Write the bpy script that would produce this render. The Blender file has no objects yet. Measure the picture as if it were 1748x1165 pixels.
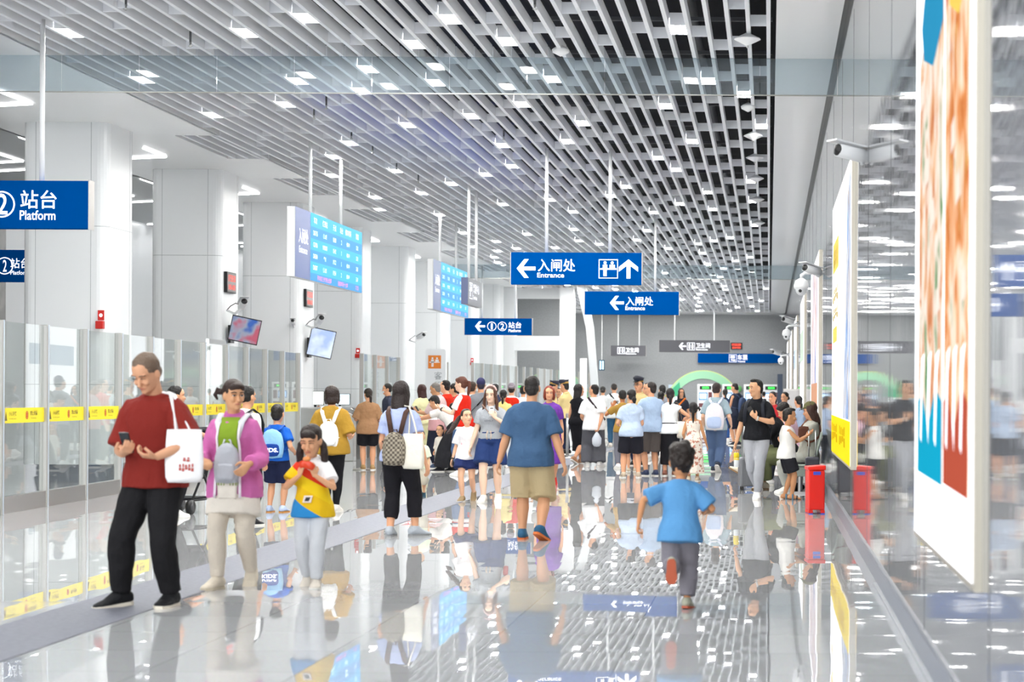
import bpy, bmesh, math, random
from mathutils import Vector as V, Matrix as M
R = math.radians
random.seed(7)
SC = bpy.context.scene
COL = SC.collection

# ---------------------------------------------------------------- camera, world, exposure
F = 3200.0; VX, VY = 1313.0, 676.0; EYE = 1.43; ROLL = .005
cam_d = bpy.data.cameras.new('camera'); cam = bpy.data.objects.new('camera', cam_d); COL.objects.link(cam)
cam_d.sensor_width = 36; cam_d.lens = F / 1748 * 36
cam_d.shift_x = (874 - VX) / 1748; cam_d.shift_y = (VY - 582.5) / 1748
cam_d.clip_end = 400; cam_d.clip_start = .1
cam_d.dof.use_dof = True; cam_d.dof.focus_distance = 27; cam_d.dof.aperture_fstop = 2.8
cam.matrix_world = M.Translation((0, 0, EYE)) @ M.Rotation(R(90), 4, 'X') @ M.Rotation(ROLL, 4, 'Z')
SC.camera = cam
W = bpy.data.worlds.new('World'); SC.world = W; W.use_nodes = True
W.node_tree.nodes['Background'].inputs[0].default_value = (.93, .97, 1, 1)
W.node_tree.nodes['Background'].inputs[1].default_value = 1.7
SC.view_settings.view_transform = 'Standard'; SC.view_settings.look = 'None'
SC.view_settings.exposure = 1.08; SC.view_settings.gamma = 1
CY = SC.cycles
CY.max_bounces = 8; CY.diffuse_bounces = 6; CY.glossy_bounces = 4; CY.transmission_bounces = 4; CY.transparent_max_bounces = 16
CY.caustics_reflective = True; CY.caustics_refractive = False
CY.sample_clamp_indirect = 6; CY.use_denoising = True
LIGHT = 75.0          # brightness of the ceiling panels

# ---------------------------------------------------------------- helpers
def ax(px, py):
    dx, dy = px - VX, VY - py
    return dx * math.cos(ROLL) - dy * math.sin(ROLL), dx * math.sin(ROLL) + dy * math.cos(ROLL)
def at(px, py, Y):
    a, b = ax(px, py); return V((a * Y / F, Y, EYE + b * Y / F))
def fl(px, py):
    a, b = ax(px, py); Y = F * EYE / -b; return V((a * Y / F, Y, 0))
def lin(c):
    return c / 12.92 if c <= .04045 else ((c + .055) / 1.055) ** 2.4
def rgb(h):
    if isinstance(h, str):
        h = [int(h[i:i + 2], 16) / 255 for i in (0, 2, 4)]
    return tuple(lin(c) for c in h) + (1,)
_mats = {}
def mat(name, col='cccccc', rough=.5, metal=0, emit=0, ecol=None, spec=.5, bump=0, bscale=30, alpha=None, coat=0):
    if name in _mats: return _mats[name]
    m = bpy.data.materials.new(name); m.use_nodes = True; _mats[name] = m
    n = m.node_tree; p = n.nodes['Principled BSDF']
    p.inputs['Base Color'].default_value = rgb(col); p.inputs['Roughness'].default_value = rough
    p.inputs['Metallic'].default_value = metal; p.inputs['Specular IOR Level'].default_value = spec
    p.inputs['Coat Weight'].default_value = coat
    if emit:
        p.inputs['Emission Color'].default_value = rgb(ecol or col); p.inputs['Emission Strength'].default_value = emit
    if bump:
        t = n.nodes.new('ShaderNodeTexCoord'); z = n.nodes.new('ShaderNodeTexNoise'); b = n.nodes.new('ShaderNodeBump')
        z.inputs['Scale'].default_value = bscale; z.inputs['Detail'].default_value = 3
        b.inputs['Strength'].default_value = bump; b.inputs['Distance'].default_value = .02
        n.links.new(t.outputs['Object'], z.inputs['Vector']); n.links.new(z.outputs['Fac'], b.inputs['Height'])
        n.links.new(b.outputs['Normal'], p.inputs['Normal'])
    return m
def nodes(m):
    return m.node_tree.nodes, m.node_tree.links, m.node_tree.nodes['Principled BSDF']

class MB:
    """collects closed shapes as one mesh"""
    def __init__(s): s.v = []; s.f = []
    def add(s, v, f):
        o = len(s.v); s.v += [tuple(p) for p in v]; s.f += [tuple(i + o for i in q) for q in f]; return s
    def box(s, a, b):
        x0, y0, z0 = (min(a[i], b[i]) for i in range(3)); x1, y1, z1 = (max(a[i], b[i]) for i in range(3))
        return s.add([(x0, y0, z0), (x1, y0, z0), (x1, y1, z0), (x0, y1, z0), (x0, y0, z1), (x1, y0, z1), (x1, y1, z1), (x0, y1, z1)],
                     [(3, 2, 1, 0), (4, 5, 6, 7), (0, 1, 5, 4), (1, 2, 6, 5), (2, 3, 7, 6), (3, 0, 4, 7)])
    def prism(s, poly, d):
        """poly: closed list of points, d: extrusion vector"""
        n = len(poly); d = V(d); P = [V(p) for p in poly]
        nrm = V((0, 0, 0))
        for i in range(n): nrm += P[i].cross(P[(i + 1) % n])
        if nrm.dot(d) > 0: P = P[::-1]
        v = P + [p + d for p in P]
        return s.add(v, [tuple(range(n)), tuple(range(2 * n - 1, n - 1, -1))] + [(i, i + n, (i + 1) % n + n, (i + 1) % n) for i in range(n)])
    def loft(s, P, rad, n=12, ref=(1, 0, 0), cap=.5, sq=1.0):
        """tube through P; rad: (a along ref, b across) per point; rounded closed ends"""
        P = [V(p) for p in P]; rad = [(r, r) if not isinstance(r, (tuple, list)) else r for r in rad]
        k = len(P); ref = V(ref); rings = []; prev = None
        for i in range(k):
            t = (P[min(i + 1, k - 1)] - P[max(i - 1, 0)])
            t = t.normalized() if t.length > 1e-9 else V((0, 0, 1))
            e = prev if prev is not None and abs(ref.normalized().dot(t)) > .93 else ref
            x = e - t * e.dot(t)
            if x.length < 1e-4: x = t.orthogonal()
            x.normalize(); prev = x; y = t.cross(x); rings.append((P[i], t, x, y))
        v = []
        for (p, t, x, y), (a, b) in zip(rings, rad):
            for j in range(n):
                g = 2 * math.pi * j / n; c, q = math.cos(g), math.sin(g)
                if sq != 1.0:
                    c = math.copysign(abs(c) ** sq, c); q = math.copysign(abs(q) ** sq, q)
                v.append(p + x * (a * c) + y * (b * q))
        f = [(i * n + j, i * n + (j + 1) % n, (i + 1) * n + (j + 1) % n, (i + 1) * n + j) for i in range(k - 1) for j in range(n)]
        for e, sg in ((0, -1), (k - 1, 1)):
            p, t, x, y = rings[e]; r = min(rad[e]) * cap
            v.append(p + t * (sg * r)); c = len(v) - 1
            for j in range(n):
                q = (e * n + j, e * n + (j + 1) % n, c)
                f.append(q if sg > 0 else q[::-1])
        return s.add(v, f)
    def part(s, name): pass
    def tube(s, P, r, n=8): return s.loft(P, [r] * len(P), n=n, cap=0)
    def ell(s, c, r, n=12, m=8, mtx=None):
        c = V(c); v = []; f = []
        for i in range(1, m):
            a = math.pi * i / m
            for j in range(n):
                g = 2 * math.pi * j / n
                q = V((r[0] * math.sin(a) * math.cos(g), r[1] * math.sin(a) * math.sin(g), r[2] * math.cos(a)))
                v.append(c + (mtx @ q if mtx else q))
        for e in (1, -1):
            q = V((0, 0, r[2] * e)); v.append(c + (mtx @ q if mtx else q))
        T, B = len(v) - 2, len(v) - 1
        for j in range(n):
            f.append((T, j, (j + 1) % n)); f.append((B, (m - 2) * n + (j + 1) % n, (m - 2) * n + j))
            for i in range(m - 2):
                f.append((i * n + j, (i + 1) * n + j, (i + 1) * n + (j + 1) % n, i * n + (j + 1) % n))
        return s.add(v, f)
    def moved(s, mtx):
        s.v = [tuple(mtx @ V(p)) for p in s.v]; return s

class Marks(MB):
    """lettering of a sign: every word, arrow and pictogram becomes a mesh of its own"""
    def __init__(s): s.parts = []; s.part('mark')
    def part(s, name): s.v = []; s.f = []; s.parts.append((name, s.v, s.f))
    def add(s, v, f):
        o = len(s.v); s.v.extend(tuple(p) for p in v); s.f.extend(tuple(i + o for i in q) for q in f); return s
    def build(s, m, parent):
        for n, v, f in s.parts:
            if f: q = MB(); q.v = v; q.f = f; obj(n, q, m, parent)
def prop(o, label=None, cat=None, group=None, kind=None):
    for k, x in (('label', label), ('category', cat), ('group', group), ('kind', kind)):
        if x: o[k] = x
    return o
def obj(name, mb, m, parent=None, smooth=False, bevel=0, loc=None, **kw):
    me = bpy.data.meshes.new(name); me.from_pydata(mb.v, [], mb.f); me.update()
    if m: me.materials.append(m)
    if smooth: me.shade_smooth()
    o = bpy.data.objects.new(name, me); COL.objects.link(o)
    if parent: o.parent = parent
    if loc: o.location = loc
    if bevel:
        b = o.modifiers.new('bevel', 'BEVEL'); b.width = bevel; b.segments = 2; b.limit_method = 'ANGLE'
    return prop(o, **kw)
def empty(name, loc=(0, 0, 0), rz=0, label=None, cat=None, group=None, kind=None):
    o = bpy.data.objects.new(name, None); COL.objects.link(o); o.location = loc; o.rotation_euler.z = rz
    o.empty_display_size = .1
    return prop(o, label, cat, group, kind)
def struct(name, mb, m, **kw): return obj(name, mb, m, kind='structure', **kw)
def copy_tree(o, parent=None):
    c = o.copy(); COL.objects.link(c)
    if parent: c.parent = parent
    for ch in list(o.children): copy_tree(ch, c)
    return c
_txt = {}
def glyphs(s, bold=0.0):
    """outline of a string, normalised to a 1 x 1 box: (verts, faces, aspect)"""
    if (s, bold) in _txt: return _txt[(s, bold)]
    c = bpy.data.curves.new('lettering', 'FONT'); c.body = s; c.size = 1; c.offset = bold; c.resolution_u = 3
    o = bpy.data.objects.new('lettering', c); COL.objects.link(o); bpy.context.view_layer.update()
    me = bpy.data.meshes.new_from_object(o.evaluated_get(bpy.context.evaluated_depsgraph_get()))
    v = [tuple(p.co) for p in me.vertices]; f = [tuple(p.vertices) for p in me.polygons]
    bpy.data.objects.remove(o); bpy.data.curves.remove(c); bpy.data.meshes.remove(me)
    x0, x1 = min(p[0] for p in v), max(p[0] for p in v); y0, y1 = min(p[1] for p in v), max(p[1] for p in v)
    r = ([((p[0] - x0) / (x1 - x0), (p[1] - y0) / (y1 - y0)) for p in v], f, (x1 - x0) / (y1 - y0))
    _txt[(s, bold)] = r; return r
class Face:
    """a flat plate in space: o origin (lower corner), u/v unit axes, n outward normal; marks are laid a hair in front"""
    def __init__(s, o, u, v, n, lift=.003): s.o, s.u, s.v, s.n, s.l = V(o), V(u), V(v), V(n), lift
    def p(s, x, y, d=None): return s.o + s.u * x + s.v * y + s.n * (s.l if d is None else d)
    def text(s, mb, t, x0, y0, x1=None, y1=None, bold=0.0):
        mb.part('lettering')
        v, f, a = glyphs(t, bold)
        if x1 is None: x1 = x0 + (y1 - y0) * a
        return mb.add([s.p(x0 + p[0] * (x1 - x0), y0 + p[1] * (y1 - y0)) for p in v], f)
    def blur(s, mb, x0, y0, x1, y1, n=5):
        """illegible print: a row of small uneven blocks"""
        mb.part('print'); w = (x1 - x0) / n; h = y1 - y0
        for i in range(n):
            a = .12 * ((i * 7) % 3) * h; s.rect(mb, x0 + w * i, y0 + a, x0 + w * (i + .78), y0 + h * .45 + a * .3); s.rect(mb, x0 + w * (i + .1), y0 + h * .55, x0 + w * (i + .6 + .1 * (i % 3)), y1 - a * .5)
        return mb
    def poly(s, mb, pts, d=None): return mb.add([s.p(x, y, d) for x, y in pts], [tuple(range(len(pts)))])
    def rect(s, mb, x0, y0, x1, y1, d=None): return s.poly(mb, [(x0, y0), (x1, y0), (x1, y1), (x0, y1)], d)
    def disc(s, mb, cx, cy, r, n=20, d=None, ry=None):
        return s.poly(mb, [(cx + r * math.cos(2 * math.pi * i / n), cy + (ry or r) * math.sin(2 * math.pi * i / n)) for i in range(n)], d)
    def ring(s, mb, cx, cy, r, w, n=28, a0=0, a1=360, d=None):
        for i in range(n):
            a, b = R(a0 + (a1 - a0) * i / n), R(a0 + (a1 - a0) * (i + 1) / n)
            s.poly(mb, [(cx + q * math.cos(g), cy + q * math.sin(g)) for q, g in ((r - w, a), (r, a), (r, b), (r - w, b))], d)
    def frame(s, mb, x0, y0, x1, y1, w):
        mb.part('pictogram')
        for q in ((x0, y0, x1, y0 + w), (x0, y1 - w, x1, y1), (x0, y0 + w, x0 + w, y1 - w), (x1 - w, y0 + w, x1, y1 - w)): s.rect(mb, *q)
    def arrow(s, mb, x, y, h, d='l'):
        """chevron-and-shaft arrow of size h centred on x, y"""
        mb.part('arrow')
        P = [(-.5, 0), (-.1, .5), (.14, .5), (-.16, .1), (.5, .1), (.5, -.1), (-.16, -.1), (.14, -.5), (-.1, -.5)]
        rot = {'l': lambda a, b: (a, b), 'r': lambda a, b: (-a, b), 'u': lambda a, b: (b, -a)}[d]
        for q in ([0, 1, 2, 3], [0, 3, 6, 7, 8], [3, 4, 5, 6]):
            s.poly(mb, [(x + rot(*P[i])[0] * h, y + rot(*P[i])[1] * h) for i in q])
    def man(s, mb, x, y, h, skirt=False):
        s.disc(mb, x, y + h * .89, h * .1, 12)
        s.rect(mb, x - .15 * h, y + .42 * h, x + .15 * h, y + .76 * h)
        if skirt: s.poly(mb, [(x - .22 * h, y + .25 * h), (x + .22 * h, y + .25 * h), (x + .12 * h, y + .5 * h), (x - .12 * h, y + .5 * h)])
        s.rect(mb, x - .11 * h, y, x - .01 * h, y + .44 * h); s.rect(mb, x + .01 * h, y, x + .11 * h, y + .44 * h)
    def desk(s, mb, x0, y0, w):
        """service-counter pictogram: one figure standing, one behind a counter"""
        s.man(mb, x0 + .33 * w, y0 + .12 * w, .78 * w)
        s.disc(mb, x0 + .7 * w, y0 + .81 * w, .08 * w, 12); s.rect(mb, x0 + .56 * w, y0 + .54 * w, x0 + .84 * w, y0 + .71 * w)
        s.rect(mb, x0 + .08 * w, y0 + .45 * w, x0 + .92 * w, y0 + .53 * w)

# ---------------------------------------------------------------- materials
white_panel = mat('white_enamel_panel', 'eef0f1', .25, bump=0, spec=.5)
white_soffit = mat('white_soffit', 'fafbfc', .2, bump=.05, bscale=2)
white_paint = mat('white_paint', 'f0f1f2', .6, spec=.3)
slat_white = mat('slat_white', 'f6f8fc', .35)
dark_plenum = mat('dark_plenum', '17181a', .9)
seam_grey = mat('seam_grey', 'a9adaf', .6)
steel = mat('brushed_steel', 'c3c3c1', .28, 1)
steel_dark = mat('steel_satin', 'b8b5b1', .4, .7)
black = mat('black_plastic', '131315', .35)
dark_grey = mat('dark_grey_metal', '4c4e52', .5)
sign_blue = mat('sign_blue', '00448a', .6, emit=.03, ecol='004e98', spec=0)
sign_grey = mat('sign_grey', '4c4c52', .5)
sign_white = mat('sign_white_lit', 'f4f7ff', .4, emit=.45)
lamp_white = mat('lamp_panel', 'ffffff', .5, emit=LIGHT, ecol='fffefa')
plinth_m = mat('plinth_stone', '7c8089', .3)
red = mat('signal_red', 'cf2013', .35)
def floor_material():
    m = mat('polished_granite', 'a6a7a8', .006); N, L, p = nodes(m)
    g = N.new('ShaderNodeNewGeometry'); sn = N.new('ShaderNodeVectorMath'); sn.operation = 'SNAP'; sn.inputs[1].default_value = (.8, .8, 9)
    L.new(g.outputs['Position'], sn.inputs[0])
    wn = N.new('ShaderNodeTexWhiteNoise'); L.new(sn.outputs[0], wn.inputs['Vector'])
    a = N.new('ShaderNodeVectorMath'); a.operation = 'MULTIPLY_ADD'; a.inputs[1].default_value = (.004, .004, 0); a.inputs[2].default_value = (-.002, -.002, 0)
    L.new(wn.outputs['Color'], a.inputs[0])
    nz = N.new('ShaderNodeTexNoise'); nz.inputs['Scale'].default_value = 2.2; nz.inputs['Detail'].default_value = 1
    L.new(g.outputs['Position'], nz.inputs['Vector'])
    b = N.new('ShaderNodeVectorMath'); b.operation = 'MULTIPLY_ADD'; b.inputs[1].default_value = (.0028, .0028, 0); b.inputs[2].default_value = (-.0014, -.0014, 0)
    L.new(nz.outputs['Color'], b.inputs[0])
    s1 = N.new('ShaderNodeVectorMath'); L.new(a.outputs[0], s1.inputs[0]); L.new(b.outputs[0], s1.inputs[1])
    s2 = N.new('ShaderNodeVectorMath'); L.new(s1.outputs[0], s2.inputs[0]); L.new(g.outputs['Normal'], s2.inputs[1])
    s3 = N.new('ShaderNodeVectorMath'); s3.operation = 'NORMALIZE'; L.new(s2.outputs[0], s3.inputs[0]); L.new(s3.outputs[0], p.inputs['Normal'])
    br = N.new('ShaderNodeTexBrick'); br.offset = 0; br.inputs['Scale'].default_value = 1
    br.inputs['Brick Width'].default_value = .8; br.inputs['Row Height'].default_value = .8; br.inputs['Mortar Size'].default_value = .004
    br.inputs['Color1'].default_value = rgb('aeafb0'); br.inputs['Color2'].default_value = rgb('b6b7b8'); br.inputs['Mortar'].default_value = rgb('969798')
    L.new(g.outputs['Position'], br.inputs['Vector'])
    sp = N.new('ShaderNodeTexNoise'); sp.inputs['Scale'].default_value = 60; sp.inputs['Detail'].default_value = 4; L.new(g.outputs['Position'], sp.inputs['Vector'])
    mx = N.new('ShaderNodeMix'); mx.data_type = 'RGBA'; mx.blend_type = 'SOFT_LIGHT'; mx.inputs[0].default_value = .4
    L.new(br.outputs['Color'], mx.inputs[6]); L.new(sp.outputs['Color'], mx.inputs[7])
    L.new(mx.outputs[2], p.inputs['Base Color'])
    return m
granite = floor_material()
def wall_material():
    m = mat('polished_wall_stone', '88898c', .03, .22); N, L, p = nodes(m)
    g = N.new('ShaderNodeNewGeometry'); mp = N.new('ShaderNodeMapping'); mp.inputs['Scale'].default_value = (1, 2.4, .12)
    L.new(g.outputs['Position'], mp.inputs['Vector'])
    nz = N.new('ShaderNodeTexNoise'); nz.inputs['Scale'].default_value = 2.6; nz.inputs['Detail'].default_value = 2
    L.new(mp.outputs[0], nz.inputs['Vector'])
    b = N.new('ShaderNodeBump'); b.inputs['Strength'].default_value = .05; b.inputs['Distance'].default_value = .012
    L.new(nz.outputs['Fac'], b.inputs['Height']); L.new(b.outputs[0], p.inputs['Normal'])
    return m
mirror_stone = wall_material()
def speckle(name, c1, c2, scale, rough=.4):
    m = mat(name, c1, rough); N, L, p = nodes(m)
    g = N.new('ShaderNodeNewGeometry'); nz = N.new('ShaderNodeTexNoise'); nz.inputs['Scale'].default_value = scale; nz.inputs['Detail'].default_value = 3
    cr = N.new('ShaderNodeValToRGB'); cr.color_ramp.elements[0].color = rgb(c1); cr.color_ramp.elements[1].color = rgb(c2)
    cr.color_ramp.elements[0].position = .4; cr.color_ramp.elements[1].position = .6
    L.new(g.outputs['Position'], nz.inputs['Vector']); L.new(nz.outputs['Fac'], cr.inputs[0]); L.new(cr.outputs[0], p.inputs['Base Color'])
    return m
back_stone = speckle('grey_back_stone', '8e9092', '939597', 14, .3)
grey_stone = speckle('grey_side_stone', '94928f', 'a5a3a0', 3, .3)
tactile = speckle('tactile_strip', '656773', '6f717c', 25, .55)
def glass_material(name, tint, refl, dust=0.0, rough=.0):
    m = bpy.data.materials.new(name); m.use_nodes = True; N, L = m.node_tree.nodes, m.node_tree.links
    N.clear(); out = N.new('ShaderNodeOutputMaterial'); t = N.new('ShaderNodeBsdfTransparent'); t.inputs[0].default_value = rgb(tint)
    g = N.new('ShaderNodeBsdfGlossy'); g.inputs['Roughness'].default_value = rough; g.inputs[0].default_value = (1, 1, 1, 1)
    f = N.new('ShaderNodeFresnel'); ge = N.new('ShaderNodeNewGeometry'); mm = N.new('ShaderNodeMapRange')     # same reflectance from both sides
    mm.inputs[3].default_value = refl; mm.inputs[4].default_value = 1 / refl; L.new(ge.outputs['Backfacing'], mm.inputs[0]); L.new(mm.outputs[0], f.inputs[0])
    mx = N.new('ShaderNodeMixShader'); L.new(f.outputs[0], mx.inputs[0]); L.new(t.outputs[0], mx.inputs[1]); L.new(g.outputs[0], mx.inputs[2])
    if dust:
        d = N.new('ShaderNodeBsdfTranslucent'); d.inputs[0].default_value = (.8, .85, .9, 1)
        m2 = N.new('ShaderNodeMixShader'); m2.inputs[0].default_value = dust
        L.new(mx.outputs[0], m2.inputs[1]); L.new(d.outputs[0], m2.inputs[2]); L.new(m2.outputs[0], out.inputs[0])
    else: L.new(mx.outputs[0], out.inputs[0])
    return m
fence_glass = glass_material('fence_glass', 'f6f9f8', 1.3)
curtain_glass = glass_material('smoke_curtain_glass', 'e6edf0', 1.22, dust=.10)

# ---------------------------------------------------------------- the setting
ZC = 5.73; XW = .85; YB = 99.0; XS = -9.2; Y0 = -6
struct('floor', MB().box((-19, Y0, -.2), (XW + .3, YB + 1, 0)), granite)
struct('trim_1', MB().box((-4.69, Y0, 0), (-4.06, 52, .004)), tactile)
struct('trim_2', MB().box((-9.3, 51.4, 0), (-4.06, 52, .004)), tactile)
w = MB()
w.box((XW, Y0, 0), (XW + .3, YB, 7.8))
struct('wall_right', w, mirror_stone)
g = MB()
for k in range(2, 33): g.box((XW - .0015, k * 3 + 1.2, .16), (XW + .02, k * 3 + 1.212, 5.4))
struct('trim_3', g, dark_grey)
struct('baseboard_right', MB().box((XW - .02, Y0, 0), (XW + .02, YB, .14)), plinth_m)
struct('wall_back', MB().box((-13, YB, 0), (XW, YB + .3, 7.8)), back_stone)
struct('wall_left', MB().box((-16.6, 40, 0), (-16.3, YB, 7.8)), white_panel)
struct('wall_left_stone', MB().box((-16.9, 8, 0), (-16.3, 40, 7.8)), grey_stone)
struct('ceiling', MB().box((-17, Y0 + 14, 7.6), (XW + .3, YB + .3, 7.8)), dark_plenum)
struct('ceiling_right', MB().box((.06, Y0 + 12, ZC), (XW - .05, YB, ZC + .12)), white_soffit)
struct('trim_4', MB().box((XW - .05, Y0 + 12, ZC + .02), (XW, YB, ZC + .1)), black)
struct('ceiling_back', MB().box((-9.2, 96.4, ZC - .02), (.06, YB, ZC + .1)), white_soffit)
# plain white soffit over the columns, with shallow bays cut into its hall-side edge
s = MB(); s.box((-12.6, Y0 + 14, ZC), (-9.95, YB, ZC + .1))
COLY = [29.8 + 6.2 * k for k in range(8)]
prev = Y0 + 14
for k in range(12):
    b0 = 31.3 + 6.2 * k
    b1 = b0 + 3.1
    s.box((-9.95, prev, ZC), (XS, min(b0, YB), ZC + .1)); prev = b1
    if b1 > YB: break
struct('ceiling_left', s, white_soffit)
struct('trim_5', MB().box((-9.99, Y0 + 14, ZC + .1), (-9.9, YB, 7.6)), dark_plenum)
s = MB(); s.box((-16.3, Y0 + 14, ZC + .1), (-12.6, YB, ZC + .2)); s.box((-12.64, Y0 + 14, ZC), (-12.56, YB, ZC + .2))
struct('ceiling_platform', s, mat('grey_ceiling', 'b5b8ba', .5))
# columns
def column_profile(x0, x1, y0, y1, r=.16, n=5):
    P = []
    for cx, cy, a0 in ((x1 - r, y0 + r, -90), (x1 - r, y1 - r, 0), (x0 + r, y1 - r, 90), (x0 + r, y0 + r, 180)):
        for i in range(n + 1): a = R(a0 + 90 * i / n); P.append((cx + r * math.cos(a), cy + r * math.sin(a)))
    return P
for k, y in enumerate(COLY):
    c = empty('column', (-11.22, y + .65, 0), kind='structure')
    P = column_profile(-.68, .68, -.65, .65)
    obj('shaft', MB().prism([(a, b, .28) for a, b in P], (0, 0, ZC - .28)), white_panel, c)
    obj('plinth', MB().prism([(a * .97, b * .97, 0) for a, b in P], (0, 0, .29)), plinth_m, c)
    g = MB()
    for z in (1.55, 4.07):
        g.prism([(a * 1.0012, b * 1.0012, z) for a, b in P], (0, 0, .009))
    for xx in (-.46, .42): g.box((xx, -.6515, .28), (xx + .008, -.649, ZC))
    g.box((.649 + .03, .4, .28), (.6815, .408, ZC))
    obj('panel_seam', g, seam_grey, c)

# ---------------------------------------------------------------- slatted ceiling
BAYS = [(12.0, 23.86), (23.95, 61.9), (62.0, 96.4)]
PITCH = .236; NS = 40
slx = [-.03 - PITCH * i for i in range(NS)]
me_cross = None
items = {}
near_lights = [(108, 58), (403, 58), (537, 33), (785, 35), (723, 78), (880, 73), (1175, 53), (240, 138), (497, 140), (642, 120), (605, 157), (758, 143), (958, 137),
    (1195, 140), (1281, 163), (362, 198), (483, 180), (690, 215), (817, 200), (902, 180), (1124, 183), (1287, 217), (595, 246), (568, 269), (676, 293), (870, 250), (958, 243),
    (1007, 212), (1193, 243), (1164, 291), (1113, 271), (763, 315), (647, 338), (717, 331), (1217, 330), (1283, 345), (1065, 320)]
lights = []
for px, py in near_lights:
    a, b = ax(px, py); Y = (ZC - EYE) * F / b; X = a * Y / F
    gi = max(0, min(NS - 2, round((-.03 - PITCH / 2 - X) / PITCH))); lights.append((gi, Y))
rr = random.Random(3)
Y = 34.5
while Y < 95:
    for gi in range(NS - 1):
        if rr.random() < .085 * (1.0 if Y < 60 else 1.25):
            yy = Y + rr.uniform(0, 1.2)
            if all(abs(yy - y2) > (2.2 if abs(g2 - gi) < 2 else .9 if abs(g2 - gi) < 4 else 0) for g2, y2 in lights) and abs(yy - 61.95) > .4: lights.append((gi, yy))
    Y += 1.25
for gi in range(5, NS - 1, 7):      # panels further towards the camera
    for yy in (13.5, 16.4, 19.0): lights.append((gi - (3 if yy == 16.4 else 0), yy))
for gi in range(2, NS - 1, 6): lights.append((gi, 95.2 - (gi % 2) * 1.1))  # extra row of panels, added to brighten the end wall
lp = None
for gi, yy in lights:
    x = slx[gi] - PITCH / 2
    if lp is None:
        lp = empty('ceiling_light', (x, yy, ZC)); prop(lp, 'small bright rectangular LED panel set between two white ceiling slats', 'ceiling light', 'LED panels in the slatted ceiling')
        hw, hl = PITCH / 2 - .027, .26
        obj('diffuser', MB().box((-hw, -hl, .012), (hw, hl, .03)), lamp_white, lp)
        h = MB(); h.box((-hw, -hl - .015, .012), (hw, -hl, .16)); h.box((-hw, hl, .012), (hw, hl + .015, .16)); h.box((-hw, -hl, .1), (hw, hl, .16))
        obj('housing', h, slat_white, lp)
    else:
        c = copy_tree(lp); c.location = (x, yy, ZC)
LSET = {}
for gi, yy in lights: LSET.setdefault(gi, []).append(yy)
slat_mesh = {}
cross = None
for bi, (y0, y1) in enumerate(BAYS):
    for i, x in enumerate(slx):
        o = obj('ceiling_slat', MB().box((-.024, 0, 0), (.024, y1 - y0, .15)), slat_white, loc=(x, y0, ZC)) if bi not in slat_mesh else slat_mesh[bi].copy()
        if bi in slat_mesh: COL.objects.link(o); o.location = (x, y0, ZC)
        else: slat_mesh[bi] = o; prop(o, 'long white rectangular ceiling slat running down the hall', 'ceiling slat', 'white ceiling slats')
        if i == NS - 1: continue
        # short cross pieces between this slat and the next
        yy = y0 + rr.uniform(.4, 2.4)
        while yy < y1 - .3:
            if yy > 17 and all(abs(yy - q) > .5 for q in LSET.get(i, [])):
                if cross is None:
                    cross = obj('cross_piece', MB().box((-PITCH + .025, -.012, .01), (-.025, .012, .14)), slat_white, o, loc=(0, yy - y0, 0))
                else:
                    c = cross.copy(); COL.objects.link(c); c.parent = o; c.location = (0, yy - y0, 0)
            yy += rr.uniform(1.9, 3.9)
for k in range(11):      # short slats inside the bays of the soffit
    b0 = 31.3 + 6.2 * k
    for x in (-9.36, -9.596, -9.832):
        obj('ceiling_slat', MB().box((-.024, 0, 0), (.024, 3.08, .15)), slat_white, loc=(x, b0 + .01, ZC + .005), label='short white ceiling slat inside a bay of the white soffit', cat='ceiling slat', group='short slats in the soffit bays')
# services in the dark void above
for k, y in enumerate([15 + 2.4 * i for i in range(30)]):
    obj('ceiling_rail', MB().box((-9.8, y, 6.35), (.02, y + .05, 6.4)), dark_grey, label='thin grey steel rail crossing the dark void above the ceiling slats', cat='rail', group='steel rails above the slats')
for k, (x, z, r_) in enumerate([(-1.1, 6.7, .09), (-2.7, 6.9, .05), (-4.4, 6.8, .07), (-6.6, 6.9, .12)]):
    obj('pipe', MB().tube([(x, 10, z), (x, 97, z)], r_, 10), mat('pipe_grey', '54565a', .5), smooth=True,
        label='grey service pipe above the slats, %s from the mirrored wall' % ('first', 'second', 'third', 'fourth')[k], cat='pipe', group='service pipes')
for k, (x, y0, y1) in enumerate([(-4.85, 30, 41), (-5.9, 27, 33)]):
    obj('light_strip', MB().box((x - .02, y0, 6.32), (x + .02, y1, 6.352)), mat('blue_strip', '1540ff', emit=1.6, ecol='1a50ff'),
        label='thin blue light strip above the slats, %s' % ('the longer of the two', 'the shorter of the two')[k], cat='light strip', group='blue strips above the slats')
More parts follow.
